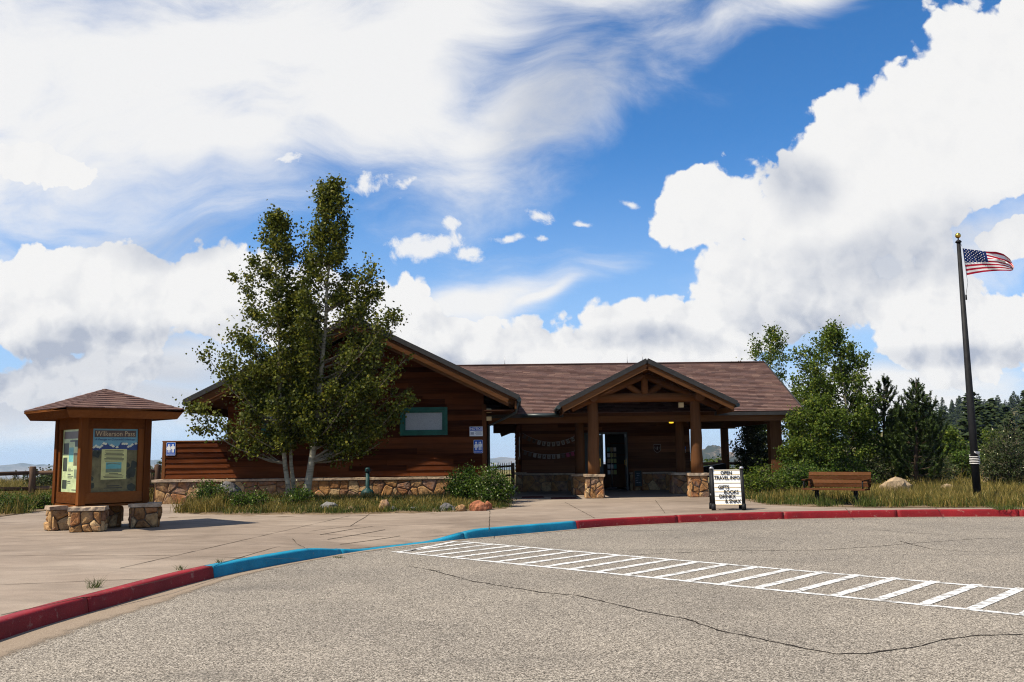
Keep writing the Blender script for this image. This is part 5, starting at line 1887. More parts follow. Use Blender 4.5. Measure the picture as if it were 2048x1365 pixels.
TOP = [(1925.5, 497), (1938, 499), (1956, 501), (1975, 504), (1992, 507), (2008, 513), (2020, 521), (2028, 534)]
BOT = [(1933, 551), (1950, 547.5), (1968, 544.5), (1984, 543), (2000, 542), (2012, 542), (2021, 542.5), (2026, 541)]
nu, nv = 52, 26
vs, fs, mi = [], [], []
for j in range(nv + 1):
    v = j / nv
    for i in range(nu + 1):
        u = i / nu
        s = u * 7; k = min(6, int(s)); f_ = s - k
        tx = TOP[k][0] + (TOP[k + 1][0] - TOP[k][0]) * f_; ty = TOP[k][1] + (TOP[k + 1][1] - TOP[k][1]) * f_
        bx = BOT[k][0] + (BOT[k + 1][0] - BOT[k][0]) * f_; by = BOT[k][1] + (BOT[k + 1][1] - BOT[k][1]) * f_
        vv = v
        if v > .54:           # the upper stripes sag and fold over each other away from the hoist
            w1 = sstep(u, .35, .75)
            e = (v - .54) / .46
            vv = .54 + .46 * (e + w1 * .34 * math.sin(e * math.pi * 2.0 + u * 2.5))
        px = bx + (tx - bx) * vv; py = by + (ty - by) * vv
        dy_ = .10 * math.sin(u * 7.5 + v * 1.6) * u ** .6 + .10 * sstep(u, .3, .8) * math.sin(v * 9.0) * sstep(v, .45, .7) + .02 * math.sin(u * 19 + v * 6)
        vs.append(D(px, py, fb.y - .1 + dy_))
for j in range(nv):
    for i in range(nu):
        fs.append((j * (nu + 1) + i, j * (nu + 1) + i + 1, (j + 1) * (nu + 1) + i + 1, (j + 1) * (nu + 1) + i))
        st = j // 2
        canton = i < nu * .40 and j >= 12
        mi.append(2 if canton else (0 if st % 2 == 0 else 1))
mb = MB(); mb.add(vs, fs, True); mb.mi = mi
FL = mb.build('flag', [M['flag_red'], M['flag_white'], M['flag_blue']])
tag(FL, 'red white and blue flag with stars and stripes blowing from the pole', 'flag')
mb = MB()
for r_ in range(9):
    for c in range(6 if r_ % 2 == 0 else 5):
        uu = (c + .5 + (0 if r_ % 2 == 0 else .5)) / 6.2 * .40; v = 12 / 26 + (14 / 26) * (r_ + .6) / 9.2
        i = int(uu * nu); j = int(v * nv)
        p = vs[j * (nu + 1) + i].lerp(vs[j * (nu + 1) + i + 1], uu * nu - i)
        p2 = vs[(j + 1) * (nu + 1) + i]
        p = p.lerp(p2, v * nv - j) + Vector((0, -.012, 0))
        pts = []
        for k in range(10):
            rr_ = .015 if k % 2 == 0 else .007
            pts.append((rr_ * math.sin(2 * math.pi * k / 10), rr_ * math.cos(2 * math.pi * k / 10)))
        mb.prism(list(reversed(pts)), frame(p, (1, 0, 0)), -.004, .006)
mb.build('stars', M['flag_white'], FL, stuff=True)

# ------------------------------------------------------------------ cigarette receptacle in the bed
sp = D(735, 995, 28.35)
T = thing('ashtray_bin', 'dark teal long-necked cigarette receptacle standing in the planting bed', 'ashtray', (sp.x, sp.y, sp.z - .03))
mb = MB(); mb.lathe([(0, 0), (.20, 0), (.215, .05), (.21, .17), (.17, .24), (.09, .29), (.065, .33), (.060, .80), (0, .80)], (sp.x, sp.y, sp.z - .03), 20); mb.build('body', M['teal'], T)
mb = MB(); mb.lathe([(.0, .79), (.075, .80), (.085, .84), (.085, .90), (.06, .94), (0, .95)], (sp.x, sp.y, sp.z - .03), 18); hd = mb.build('head', M['teal'], T)
mb = MB(); mb.tube([(sp.x, sp.y - .075, sp.z + .84), (sp.x, sp.y - .092, sp.z + .84)], .035, 10); mb.build('opening', M['black'], hd)

# ------------------------------------------------------------------ fences
def post_mesh(mb, p, z0, z1, r_):
    mb.tube([(p[0], p[1], z0), (p[0], p[1], z1 - .02), (p[0], p[1], z1)], [r_, r_ * .97, r_ * .85], 10)


FG = [(-22.5, 26.2), (-18.9, 27.6), (-15.35, 29.0), (-11.95, 30.5)]
T = thing('rail_fence', 'weathered split rail fence with round posts left of the kiosk', 'fence', (-17, 28, .17))
for i, p in enumerate(FG):
    mb = MB(); post_mesh(mb, p, 0.0, 1.42, .105); mb.build('post', M['fencev'], T)
for (a, b) in zip(FG, FG[1:]):
    for z in (1.20, .72):
        rr = random.Random(int(z * 100 + a[0]))
        mb = MB(); mb.tube([(a[0], a[1], z + rr.uniform(-.02, .02)), ((a[0] + b[0]) / 2, (a[1] + b[1]) / 2, z + rr.uniform(-.02, .02)), (b[0], b[1], z + rr.uniform(-.02, .02))], [.062, .068, .060], 9); mb.build('rail', M['fence'], T)


def pickets(T, a, b, n, h_, rails, z0=.15, top_slope=0.0):
    a, b = Vector(a), Vector(b)
    rr = random.Random(n)
    for i in range(n):
        p = a.lerp(b, (i + .5) / n)
        mb = MB(); mb.tube([(p.x, p.y, z0), (p.x + rr.uniform(-.02, .02), p.y, h_ + top_slope * i / n + rr.uniform(-.04, .04))], [.026, .018], 6); mb.build('picket', M['fencev'], T)
    for z in rails:
        mb = MB(); mb.tube([a + Vector((0, .05, z + 0)), b + Vector((0, .05, z + top_slope))], .045, 8); mb.build('rail', M['fencev'], T)


T = thing('picket_fence', 'thin stick fence between the kiosk and the low screen wall', 'fence', (-12.3, 31.2, .17))
pickets(T, (-13.1, 31.0, 0), (-11.7, 31.6, 0), 22, 1.12, (.45, .95))
T = thing('picket_fence', 'dark stick fence seen through the breezeway', 'fence', (-.6, 42, .17))
pickets(T, (-1.6, 42.0, 0), (-.05, 42.0, 0), 15, 1.15, (.55, .97), .0, .10)
mb = MB(); post_mesh(mb, (-.02, 42.0), 0, 1.20, .075); mb.build('post', M['fencev'], T)
T = thing('rail_fence', 'dark two rail fence behind the open porch at the right end', 'fence', (9.5, 41, .17))
for x in (7.0, 9.3, 11.6, 13.9):
    mb = MB(); post_mesh(mb, (x, 41.0), 0, 1.25, .09); mb.build('post', M['fencev'], T)
for a, b in ((7.0, 9.3), (9.3, 11.6), (11.6, 13.9)):
    for z in (1.08, .6):
        mb = MB(); mb.tube([(a, 41, z), (b, 41, z)], .06, 8); mb.build('rail', M['fencev'], T)
T = thing('covered_grill', 'dark covered grill standing on the open porch behind the right column', 'grill', (8.45, 38.6, .17))
mb = MB(); mb.hexa([(7.95, 38.3, .55), (9.0, 38.3, .55), (9.0, 38.9, .55), (7.95, 38.9, .55), (8.0, 38.35, .98), (8.95, 38.35, 1.12), (8.95, 38.85, 1.12), (8.0, 38.85, .98)]); mb.build('cover', M['black'], T)
for x in (8.02, 8.93):
    mb = MB(); mb.box(x - .03, x + .03, 38.4, 38.8, .17, .55); mb.build('leg', M['black'], T)
gp = D(1957, 930, 62)
T = thing('guard_rail', 'dark guard rail with grey panels beyond the grass behind the flagpole', 'guard rail', (gp.x, 62, -.1))
for i in range(7):
    mb = MB(); mb.box(gp.x - 2.4 + i * .8, gp.x - 2.26 + i * .8, 61.9, 62.0, -.2, gp.z + .42); mb.build('post', M['fencev'], T)
mb = MB(); mb.box(gp.x - 2.6, gp.x + 2.8, 61.84, 61.895, gp.z + .12, gp.z + .34); mb.build('rail', M['fencev'], T)
for x in (-1.1, .75):
    mb = MB(); mb.box(gp.x + x, gp.x + x + .75, 61.78, 61.835, gp.z - .32, gp.z + .36); mb.build('panel', M['steel'], T)

# ------------------------------------------------------------------ planting beds, soil
def bed_z(x, y):
    """mounded bed in front of the wing"""
    fx = sstep(x, -9.3, -8.4) * (1 - sstep(x, -.7, .1))
    front = float(np.interp(x, [-9.2, -7.5, -4.1, -1.5, -.1], [24.5, 23.6, 23.1, 23.7, 24.7]))
    k = sstep(y, front, front + 3.2)
    return .155 + .045 * fx * sstep(y, front - .02, front + .15) + .13 * k * fx + .13 * fx * math.exp(-((x + 6.3) ** 2 + (y - 26.1) ** 2) / .8) + .03 * fx * mnoise.noise((x * 1.7, y * 1.7, 0))


nx, ny = 84, 46
vs, fs = [], []
for j in range(ny + 1):
    for i in range(nx + 1):
        x = -9.4 + 9.6 * i / nx; y = 22.6 + 6.9 * j / ny
        vs.append((x, y, bed_z(x, y)))
for j in range(ny):
    for i in range(nx):
        fs.append((j * (nx + 1) + i, j * (nx + 1) + i + 1, (j + 1) * (nx + 1) + i + 1, (j + 1) * (nx + 1) + i))
mb = MB(); mb.add(vs, fs, True)
tag(mb.build('bed_soil', M['soil']), kind='structure')


def in_poly(x, y, pl):
    c = False
    for i in range(len(pl)):
        (x1, y1), (x2, y2) = pl[i - 1], pl[i]
        if (y1 > y) != (y2 > y) and x < (x2 - x1) * (y - y1) / (y2 - y1) + x1:
            c = not c
    return c


def g2(px, py):
    p = G(px, py)
    return (p.x, p.y)


LEFTP = [(-33.9, 19.5), (-20, 22.6), g2(-60, 1043), g2(0, 1034), g2(60, 1026), g2(110, 1020), (-13.2, 28.6), (-12.2, 30.6), (-11.7, 31.2), (-11.7, 43.9), (-33.9, 43.9)]
RIGHTP = [(7.05, 43.9), (7.05, 33.2), (6.75, 29.5), g2(1493, 1001), g2(1535, 1010), g2(1620, 1014), g2(1750, 1016), g2(1900, 1016), g2(2060, 1016), (16, 22.6), (22, 19.5), (30, 14.2), (43.8, 8), (43.8, 43.9)]


def soil_sheet(name, pl, mt, z):
    from mathutils.geometry import tessellate_polygon
    tri = tessellate_polygon([[Vector((x, y, 0)) for x, y in pl]])
    mb = MB()
    mb.add([(x, y, z) for x, y in pl] + [(x, y, 0) for x, y in pl], [tuple(t) for t in tri] + [(i, (i + 1) % len(pl), len(pl) + (i + 1) % len(pl), len(pl) + i) for i in range(len(pl))])
    tag(mb.build(name, mt), kind='structure')


soil_sheet('verge_soil', LEFTP, M['soil'], .185)
soil_sheet('verge_soil', RIGHTP, M['soil'], .185)
mb = MB(); mb.tube([(-22, 21.9, .25), (-17, 24.0, .25), (-13.9, 25.7, .25)], [.10, .11, .09], 9)
tag(mb.build('log_edging', M['fence']), 'low log edging along the grass by the left pavement edge', 'log')


# ------------------------------------------------------------------ rocks
M['rock_grey'] = stone_mat('grey rock', [(.105, .10, .10), (.16, .155, .15)], 5, .7)
M['rock_red'] = stone_mat('red rock', [(.24, .088, .045), (.28, .11, .058)], 5, .6)
M['rock_tan'] = stone_mat('tan boulder', [(.24, .17, .10), (.30, .225, .145)], 4, .9)
M['rock_orange'] = stone_mat('orange rock', [(.30, .17, .08), (.33, .20, .10)], 5, .6)


def rock(px, py, wpx, hpx, Y, mt, label, sd, zground=None, strat=0.0):
    """a boulder whose foot is seen at px, py"""
    p = D(px, py, Y)
    w_ = wpx / FPX * Y; h_ = hpx / FPX * Y
    bm = bmesh.new()
    bmesh.ops.create_icosphere(bm, subdivisions=3, radius=1)
    for v in bm.verts:
        c = v.co.copy()
        n_ = mnoise.fractal(c * 1.1 + Vector((sd * 3.1, sd, 0)), 0.9, 2.1, 4)
        cell = mnoise.cell(c * 1.7 + Vector((sd, 0, sd)))
        k = 1 + .28 * n_ + .06 * cell
        if strat: k += strat * math.sin(c.z * 22 + c.x * 3 + 2 * n_)
        v.co = Vector((c.x * w_ / 2 * k, c.y * w_ * .42 * k, max(-.25, c.z) * h_ * .8 * k))
        if abs(v.co.z) < 1e9:
            v.co.z += h_ * .12
    me = bpy.data.meshes.new('rock'); bm.to_mesh(me); bm.free()
    me.materials.append(mt)
    o = place('rock', me, p)
    o.rotation_euler = (0, 0, 0)
    tag(o, label, 'rock', 'rocks in the planting beds')
    return o


rock(450, 1000, 66, 34, 26.2, M['rock_grey'], 'large grey rock with a pointed top among the flowers of the bed', 1)
rock(657, 1018, 34, 15, 24.2, M['rock_grey'], 'flat grey rock at the front edge of the bed near the aspen trunks', 2)
rock(769, 1018, 22, 20, 24.0, M['stone'], 'mauve rock at the bed edge below the cigarette receptacle', 4)
rock(786, 1021, 14, 8, 23.8, M['rock_grey'], 'little grey stone right beside the mauve rock', 5)
rock(828, 1021, 14, 8, 23.9, M['rock_grey'], 'little grey stone alone in the middle of the bed edge', 6)
rock(893, 1021, 26, 15, 24.0, M['rock_grey'], 'pale wedge-shaped rock left of the orange one', 7)
rock(909, 1022, 9, 9, 23.9, M['rock_grey'], 'tiny pale stone squeezed between wedge rock and orange rock', 8)
rock(922, 1022, 20, 13, 23.9, M['rock_orange'], 'orange rock left of the big red boulder', 9)
rock(957, 1021, 33, 21, 24.1, M['rock_red'], 'big red boulder at the corner of the planting bed', 10)
rock(975, 1017, 18, 15, 24.4, M['rock_red'], 'smaller red rock leaning behind the big red boulder', 11)
rock(700, 1021, 22, 8, 23.8, M['rock_tan'], 'low brown rock at the bed edge right of the aspen trunks', 12)
rock(1793, 990, 62, 34, 28.5, M['rock_tan'], 'large layered tan boulder in the dry grass right of the bench', 14, strat=.035)
rock(1896, 991, 40, 22, 29.5, M['rock_tan'], 'pale rounded boulder in the grass left of the flagpole', 15)
rock(1976, 975, 34, 20, 34.0, M['rock_tan'], 'pale flat-topped boulder just right of the flagpole', 16)
rock(2010, 984, 30, 18, 31.5, M['rock_tan'], 'pale boulder under the dark round shrub', 17)
rock(1990, 974, 20, 10, 33.0, M['rock_tan'], 'low pale stone between the two boulders right of the flagpole', 18)
rock(1975, 955, 60, 22, 44.0, M['rock_tan'], 'brown outcrop on the slope behind the flagpole', 19)

# ------------------------------------------------------------------ plants
RNG = np.random.default_rng(11)


def leaf_quads(c, size, rng, flat=0.0):
    """rhombic leaves at the points c"""
    n = len(c)
    a = rng.normal(size=(n, 3)); a /= np.linalg.norm(a, axis=1, keepdims=True)
    b = rng.normal(size=(n, 3)); b -= a * (a * b).sum(1, keepdims=True); b /= np.linalg.norm(b, axis=1, keepdims=True)
    s = size * rng.uniform(.7, 1.25, (n, 1))
    a *= s * .5; b *= s * .42
    return np.stack([c - a, c + b - a * .15, c + a, c - b - a * .15], 1).reshape(-1, 3)


def bez(p0, p1, p2, n):
    return [p0 * (1 - t) ** 2 + p1 * 2 * t * (1 - t) + p2 * t * t for t in [i / n for i in range(n + 1)]]


def aspen(name, label, group, Y, trunk_px, prof_px, r0, nbr, nleaf, size, mat, seed, depth=.8, zb=None, ymax=None, sig=.11, bare=0):
    rr = random.Random(seed)
    rng = np.random.default_rng(seed)
    tr = [D(x, y, Y) for x, y in trunk_px]
    prof = sorted((D(a, y, Y).z, D(a, y, Y).x, D(b, y, Y).x) for y, a, b in prof_px)
    pz = [p[0] for p in prof]; pl = [p[1] for p in prof]; pr = [p[2] for p in prof]
    tz = [p.z for p in tr]; tx = [p.x for p in tr]
    base = tr[0]
    T = thing(name, label, 'tree', base, group)
    # smooth trunk
    n = 16
    zs = [tz[0] - .2 + (tz[-1] - tz[0] + .2) * i / n for i in range(n + 1)]
    wob = [rr.uniform(-.02, .02) for _ in zs]
    xt = lambda z: float(np.interp(z, tz, tx))
    ydrift = rr.uniform(-.25, .25)
    yt = lambda z: base.y + ydrift * ((z - tz[0]) / (tz[-1] - tz[0]))
    mb = MB()
    mb.tube([(xt(z) + w_, yt(z) + w_, z) for z, w_ in zip(zs, wob)], [r0 * (1.25 if i == 0 else 1) * (1 - .95 * (i / n) ** .8) + .006 for i in range(n + 1)], 12)
    mb.build('trunk', M['bark'], T)
    mb = MB()
    cent = []
    lo, hi = pz[0], pz[-1]
    for k in range(nbr):
        f = ((k + .5) / nbr)
        z = lo + (hi - lo) * f ** 1.22 + rr.uniform(-.1, .1)
        bw = rr.uniform(.45, 1.6)
        z = min(max(z, lo), hi)
        az = k * 2.39996 + rr.uniform(-.5, .5)
        xl, xr = float(np.interp(z, pz, pl)), float(np.interp(z, pz, pr))
        cx = min(max(xt(min(z, tz[-1])), xl), xr)
        ca, sa = math.cos(az), math.sin(az)
        ca = math.copysign(abs(ca) ** .55, ca); sa = math.copysign(math.sqrt(max(0, 1 - ca * ca)), sa)
        ex = (xr - cx) if ca > 0 else (cx - xl)
        ed = max(.15, depth * (xr - xl) * .5)
        r_ = math.hypot(ex * ca, ed * sa) * (rr.uniform(.40, .95) if k % 3 else rr.uniform(.9, 1.12))
        tip = Vector((cx + r_ * ca * (ex / max(.01, math.hypot(ex * ca, ed * sa)) if abs(ca) > .2 else 1) * 1.0, yt(z) + ed * sa * rr.uniform(.6, 1), z))
        tip.x = min(max(tip.x, xl - .15), xr + .15)
        if ymax: tip.y = min(tip.y, ymax)
        run = math.hypot(tip.x - cx, tip.y - yt(z))
        zb0 = max(tz[0] + .9, lo - .6)
        zs_ = min(max(zb0, z - run * rr.uniform(.45, 1.0)), tz[-1] - .05)
        st = Vector((xt(zs_), yt(zs_), zs_))
        mid = st.lerp(tip, .62) + Vector((0, 0, -.20 * run + rr.uniform(-.1, .1)))
        tip = tip + Vector((0, 0, rr.uniform(0, .35) * min(1, run)))
        pts = bez(st, mid, tip, 5)
        L = sum((pts[i + 1] - pts[i]).length for i in range(5))
        rb = min(r0 * .45, .012 + .012 * L) * (1 - .5 * (zs_ - tz[0]) / (tz[-1] - tz[0]))
        mb.tube(pts, [rb, rb * .8, rb * .62, rb * .45, rb * .3, .004], 5, cap=False)
        for q_ in range(2, 6):
            cent.append((pts[q_], bw * (.75 if q_ < 4 else 1.0)))
        cent.append((pts[3].lerp(pts[4], .5), bw)); cent.append((pts[4].lerp(pts[5], .5), bw))
        nt_ = max(2, int(L * 3.2))
        for t in range(nt_):
            s = rr.uniform(.35, .97)
            i = min(4, int(s * 5)); p = pts[i].lerp(pts[i + 1], s * 5 - i)
            d = Vector((rr.uniform(-1, 1), rr.uniform(-1, 1), rr.uniform(-.15, 1.0))).normalized() * rr.uniform(.15, .5) * min(1, .35 + L * .3)
            e = p + d + Vector((0, 0, .05))
            if ymax: e.y = min(e.y, ymax)
            mb.tube([p, p.lerp(e, .5) + Vector((0, 0, .02)), e], [.007, .005, .003], 4, cap=False)
            cent.append((e, 1.15 * bw)); cent.append((p.lerp(e, .6), .8 * bw))
    # leader
    for i in range(10):
        z = tz[-1] - (hi - lo) * .22 * i / 10
        cent.append((Vector((xt(z), yt(z), z)), .8))
    mb.build('limbs', M['limb'], T)
    C_ = np.array([list(c) for c, w_ in cent]); W__ = np.array([w_ * (rr.random() ** 2.2) * 2 + .03 for c, w_ in cent])
    idx = rng.choice(len(C_), nleaf, p=W__ / W__.sum())
    csig = rng.uniform(.6, 1.35, (len(C_), 1))[idx]
    pos = C_[idx] + rng.normal(size=(nleaf, 3)) * sig * csig
    if ymax:
        pos[:, 1] = np.minimum(pos[:, 1], ymax + .05 * rng.random(nleaf))
    np_mesh('crown', leaf_quads(pos, size, rng), 4, mat, T)
    return T


GA = 'aspen trunks in the planting bed'
YA = 26.0
aspen('aspen_tree', 'aspen with the leftmost slender trunk, its crown lower than its neighbour', GA, YA,
      [(579, 992), (572, 930), (563, 850), (560, 760), (558, 640), (553, 520), (556, 440)],
      [(432, 548, 566), (460, 530, 584), (500, 522, 588), (540, 500, 588), (580, 482, 588), (620, 476, 594), (655, 418, 605), (700, 412, 605), (740, 402, 605), (780, 398, 610), (830, 386, 600), (865, 390, 590), (880, 420, 575), (890, 450, 565)],
      .072, 72, 20000, .088, M['leaf_aspen'], 201, .75, ymax=27.9, sig=.12)
aspen('aspen_tree', 'thin middle aspen trunk close beside the leftmost one', GA, YA + .25,
      [(588, 990), (584, 930), (577, 850), (585, 740), (590, 660), (594, 590)],
      [(600, 586, 604), (640, 566, 630), (690, 545, 650), (720, 530, 650), (780, 500, 640), (830, 500, 640), (870, 520, 620)],
      .062, 36, 10500, .088, M['leaf_aspen'], 202, .8, ymax=27.9, sig=.12)
aspen('aspen_tree', 'tallest aspen with the thick pale leaning trunk on the right of the clump', GA, YA - .1,
      [(611, 990), (622, 930), (634, 850), (641, 760), (652, 640), (660, 520), (666, 420), (668, 372)],
      [(368, 662, 670), (395, 634, 692), (430, 626, 696), (480, 606, 702), (520, 597, 706), (545, 594, 738), (570, 592, 766), (600, 592, 796), (640, 590, 808), (680, 590, 812), (720, 588, 814), (750, 585, 818), (790, 590, 812), (830, 600, 802), (860, 625, 792), (876, 645, 782), (890, 670, 768)],
      .110, 118, 36000, .088, M['leaf_aspen'], 203, .7, ymax=27.9, sig=.12)

# right-hand trees
aspen('aspen_tree', 'tall green aspen right of the visitor centre roof', None, 33.5,
      [(1702, 985), (1698, 900), (1697, 840), (1690, 760), (1676, 700), (1664, 668)],
      [(657, 1655, 1676), (675, 1635, 1700), (700, 1610, 1712), (730, 1588, 1730), (760, 1584, 1750), (800, 1576, 1758), (850, 1590, 1756), (900, 1600, 1760), (950, 1620, 1750)],
      .085, 100, 32000, .090, M['leaf_aspen2'], 211, .9, sig=.13)
aspen('aspen_tree', 'aspen top rising behind the right end of the roof', None, 46.0,
      [(1545, 960), (1542, 850), (1540, 760), (1541, 690), (1545, 662)],
      [(660, 1540, 1550), (690, 1500, 1570), (715, 1480, 1578), (760, 1480, 1600), (820, 1490, 1640), (900, 1500, 1660), (950, 1520, 1640)],
      .10, 66, 12000, .11, M['leaf_aspen2'], 212, .9, sig=.15)
aspen('aspen_tree', 'leafy young aspen filling the space under the right eave', None, 36.5,
      [(1515, 985), (1512, 920), (1508, 870), (1505, 845)],
      [(838, 1490, 1530), (860, 1475, 1560), (890, 1468, 1580), (930, 1470, 1590), (975, 1490, 1580)],
      .07, 48, 12000, .09, M['leaf_dark'], 213, .9)
aspen('aspen_tree', 'bushy aspen sapling in front of the roof corner, left of the tall green aspen', None, 30.8,
      [(1628, 1000), (1630, 930), (1632, 860), (1640, 820)],
      [(800, 1625, 1660), (830, 1588, 1690), (870, 1570, 1700), (910, 1560, 1700), (950, 1555, 1690), (985, 1570, 1680)],
      .05, 66, 22000, .084, M['leaf_aspen2'], 214, .8)
aspen('aspen_tree', 'small light green aspen right of the two dark pines', None, 40.0,
      [(1905, 975), (1902, 930), (1900, 890), (1898, 865)],
      [(862, 1890, 1906), (890, 1875, 1925), (920, 1868, 1942), (960, 1865, 1945)],
      .05, 30, 5000, .10, M['leaf_aspen2'], 215, .9)
aspen('aspen_tree', 'yellow green aspen sapling behind the flagpole', None, 48.0,
      [(1985, 950), (1984, 900), (1982, 870)],
      [(866, 1972, 1992), (890, 1962, 2010), (920, 1958, 2015), (945, 1965, 2010)],
      .05, 24, 3200, .11, M['leaf_aspen2'], 216, .9)


def shrub(name, label, cat, group, cx, cy, z0, rx, ry, h_, nst, nleaf, size, mat, seed, sig=.09, flowers=0):
    rr = random.Random(seed); rng = np.random.default_rng(seed)
    T = thing(name, label, cat, (cx, cy, z0), group)
    mb = MB(); cent = []
    for k in range(nst):
        az = rr.uniform(0, 2 * math.pi); t = math.sqrt(rr.random())
        r_ = t
        hh = h_ * (math.sqrt(max(0.05, 1 - (t * .93) ** 2))) * rr.uniform(.55, 1.08)
        tip = Vector((cx + rx * r_ * math.cos(az), cy + ry * r_ * math.sin(az), z0 + hh))
        st = Vector((cx + rx * .25 * rr.uniform(-1, 1), cy + ry * .25 * rr.uniform(-1, 1), z0 - .02))
        mid = st.lerp(tip, .55) + Vector((0, 0, hh * .16))
        pts = bez(st, mid, tip, 5)
        mb.tube(pts, [.016, .013, .010, .008, .006, .003], 4, cap=False)
        for q_ in range(1, 6):
            cent.append((pts[q_], .5 + .2 * q_))
        for t_ in range(4):
            s = rr.uniform(.3, 1); i = min(4, int(s * 5)); p = pts[i].lerp(pts[i + 1], s * 5 - i)
            e = p + Vector((rr.uniform(-1, 1), rr.uniform(-1, 1), rr.uniform(-.3, .9))) * .28 * min(rx, h_)
            e.z = max(e.z, z0 + .03)
            mb.tube([p, e], [.006, .003], 4, cap=False)
            cent.append((e, 1.2))
    mb.build('stems', M['twig'], T)
    C_ = np.array([list(c) for c, w_ in cent]); W__ = np.array([w_ * rr.uniform(.2, 1.8) for c, w_ in cent])
    idx = rng.choice(len(C_), nleaf, p=W__ / W__.sum())
    pos = C_[idx] + rng.normal(size=(nleaf, 3)) * sig
    pos[:, 2] = np.maximum(pos[:, 2], z0 + .01)
    np_mesh('foliage', leaf_quads(pos, size, rng), 4, mat, T)
    if flowers:
        idx = rng.choice(len(C_), flowers)
        pos = C_[idx] + rng.normal(size=(flowers, 3)) * sig * 1.2
        pos[:, 2] = np.maximum(pos[:, 2], z0 + .03)
        np_mesh('flowers', leaf_quads(pos, size * .8, rng), 4, M['flower'], T, stuff=True)
    return T


def shrub_px(px, py, Y, wpx, hpx, *a, label='', name='shrub', cat='shrub', group=None, dy=.8, z0=None, **k):
    p = D(px, py, Y)
    s = Y / FPX
    return shrub(name, label, cat, group, p.x, p.y, p.z if z0 is None else z0, wpx * s / 2, wpx * s / 2 * dy, hpx * s, *a, **k)


shrub_px(930, 1003, 26.3, 86, 60, 60, 6500, .062, M['leaf_shrub'], 301, label='green leafy shrub against the right end of the stone base', flowers=40, dy=.75)
shrub_px(985, 1012, 25.7, 84, 72, 60, 6500, .055, M['leaf_shrub'], 302, label='loose shrub with pale flowers at the breezeway corner of the bed', flowers=220, dy=.7)
p_ = D(1000, 940, 25.8)
shrub_px(420, 1016, 25.3, 90, 46, 45, 3200, .05, M['leaf_shrub'], 303, label='low flowering plant in front of the large grey rock', flowers=90, dy=.5)
shrub_px(500, 1019, 24.9, 90, 34, 45, 2600, .05, M['leaf_shrub'], 304, label='low leafy clump left of the aspen trunks', flowers=40, dy=.5)
shrub_px(596, 1012, 25.2, 60, 30, 35, 2000, .05, M['leaf_shrub'], 305, label='low leafy clump at the foot of the aspen trunks', flowers=30, dy=.5)
shrub_px(2020, 992, 31.5, 120, 140, 110, 9500, .062, M['leaf_dark'], 311, label='dark round shrub at the right edge behind the boulders', flowers=120, dy=.9, sig=.10)
shrub_px(1745, 975, 33.0, 150, 70, 80, 6500, .07, M['leaf_dark'], 312, label='dense dark undergrowth shrub beneath the tall green aspen', dy=.6)
shrub_px(1610, 985, 29.0, 130, 60, 70, 7000, .06, M['leaf_shrub'], 313, label='low green shrub behind the bench, left part', dy=.6)
shrub_px(1530, 992, 28.5, 100, 56, 60, 6000, .06, M['leaf_aspen2'], 314, label='low dark shrub right behind the letter board', dy=.7)
shrub_px(1700, 985, 31.0, 100, 66, 60, 5000, .06, M['leaf_shrub'], 315, label='low green shrub behind the bench, right part', dy=.6)
shrub_px(1860, 975, 36.0, 120, 60, 60, 4200, .075, M['leaf_dark'], 316, label='dark shrub between the pine and the pale boulder', dy=.6)
shrub_px(1925, 960, 39.0, 90, 66, 50, 3800, .08, M['leaf_shrub'], 317, label='mid green bush below the light green aspen', dy=.6)
shrub_px(1800, 985, 30.2, 60, 22, 40, 1500, .05, M['grass_dry'], 318, label='yellow flowering weed clump beside the tan boulder', dy=.5)
shrub_px(1410, 948, 44.0, 120, 30, 40, 2500, .09, M['leaf_shrub'], 319, label='green bush seen under the open porch between the columns', dy=.5)
shrub_px(1495, 950, 43.0, 60, 26, 30, 1600, .09, M['leaf_shrub'], 320, label='green bush seen under the porch right of the thin rear post', dy=.5)
shrub_px(95, 1000, 36.0, 110, 58, 60, 4200, .08, M['leaf_dark'], 321, label='dark bush behind the rail fence close to the kiosk', dy=.6)
shrub_px(310, 985, 38.0, 60, 52, 30, 1800, .09, M['leaf_dark'], 322, label='dark bush behind the stick fence right of the kiosk', dy=.6)
shrub_px(20, 1032, 25.5, 90, 40, 50, 3200, .05, M['leaf_shrub'], 323, label='low weeds at the pavement edge under the left fence', dy=.5)
shrub_px(90, 1022, 27.2, 60, 34, 40, 2200, .05, M['leaf_shrub'], 324, label='low weeds at the pavement edge behind the kiosk seats', dy=.5)


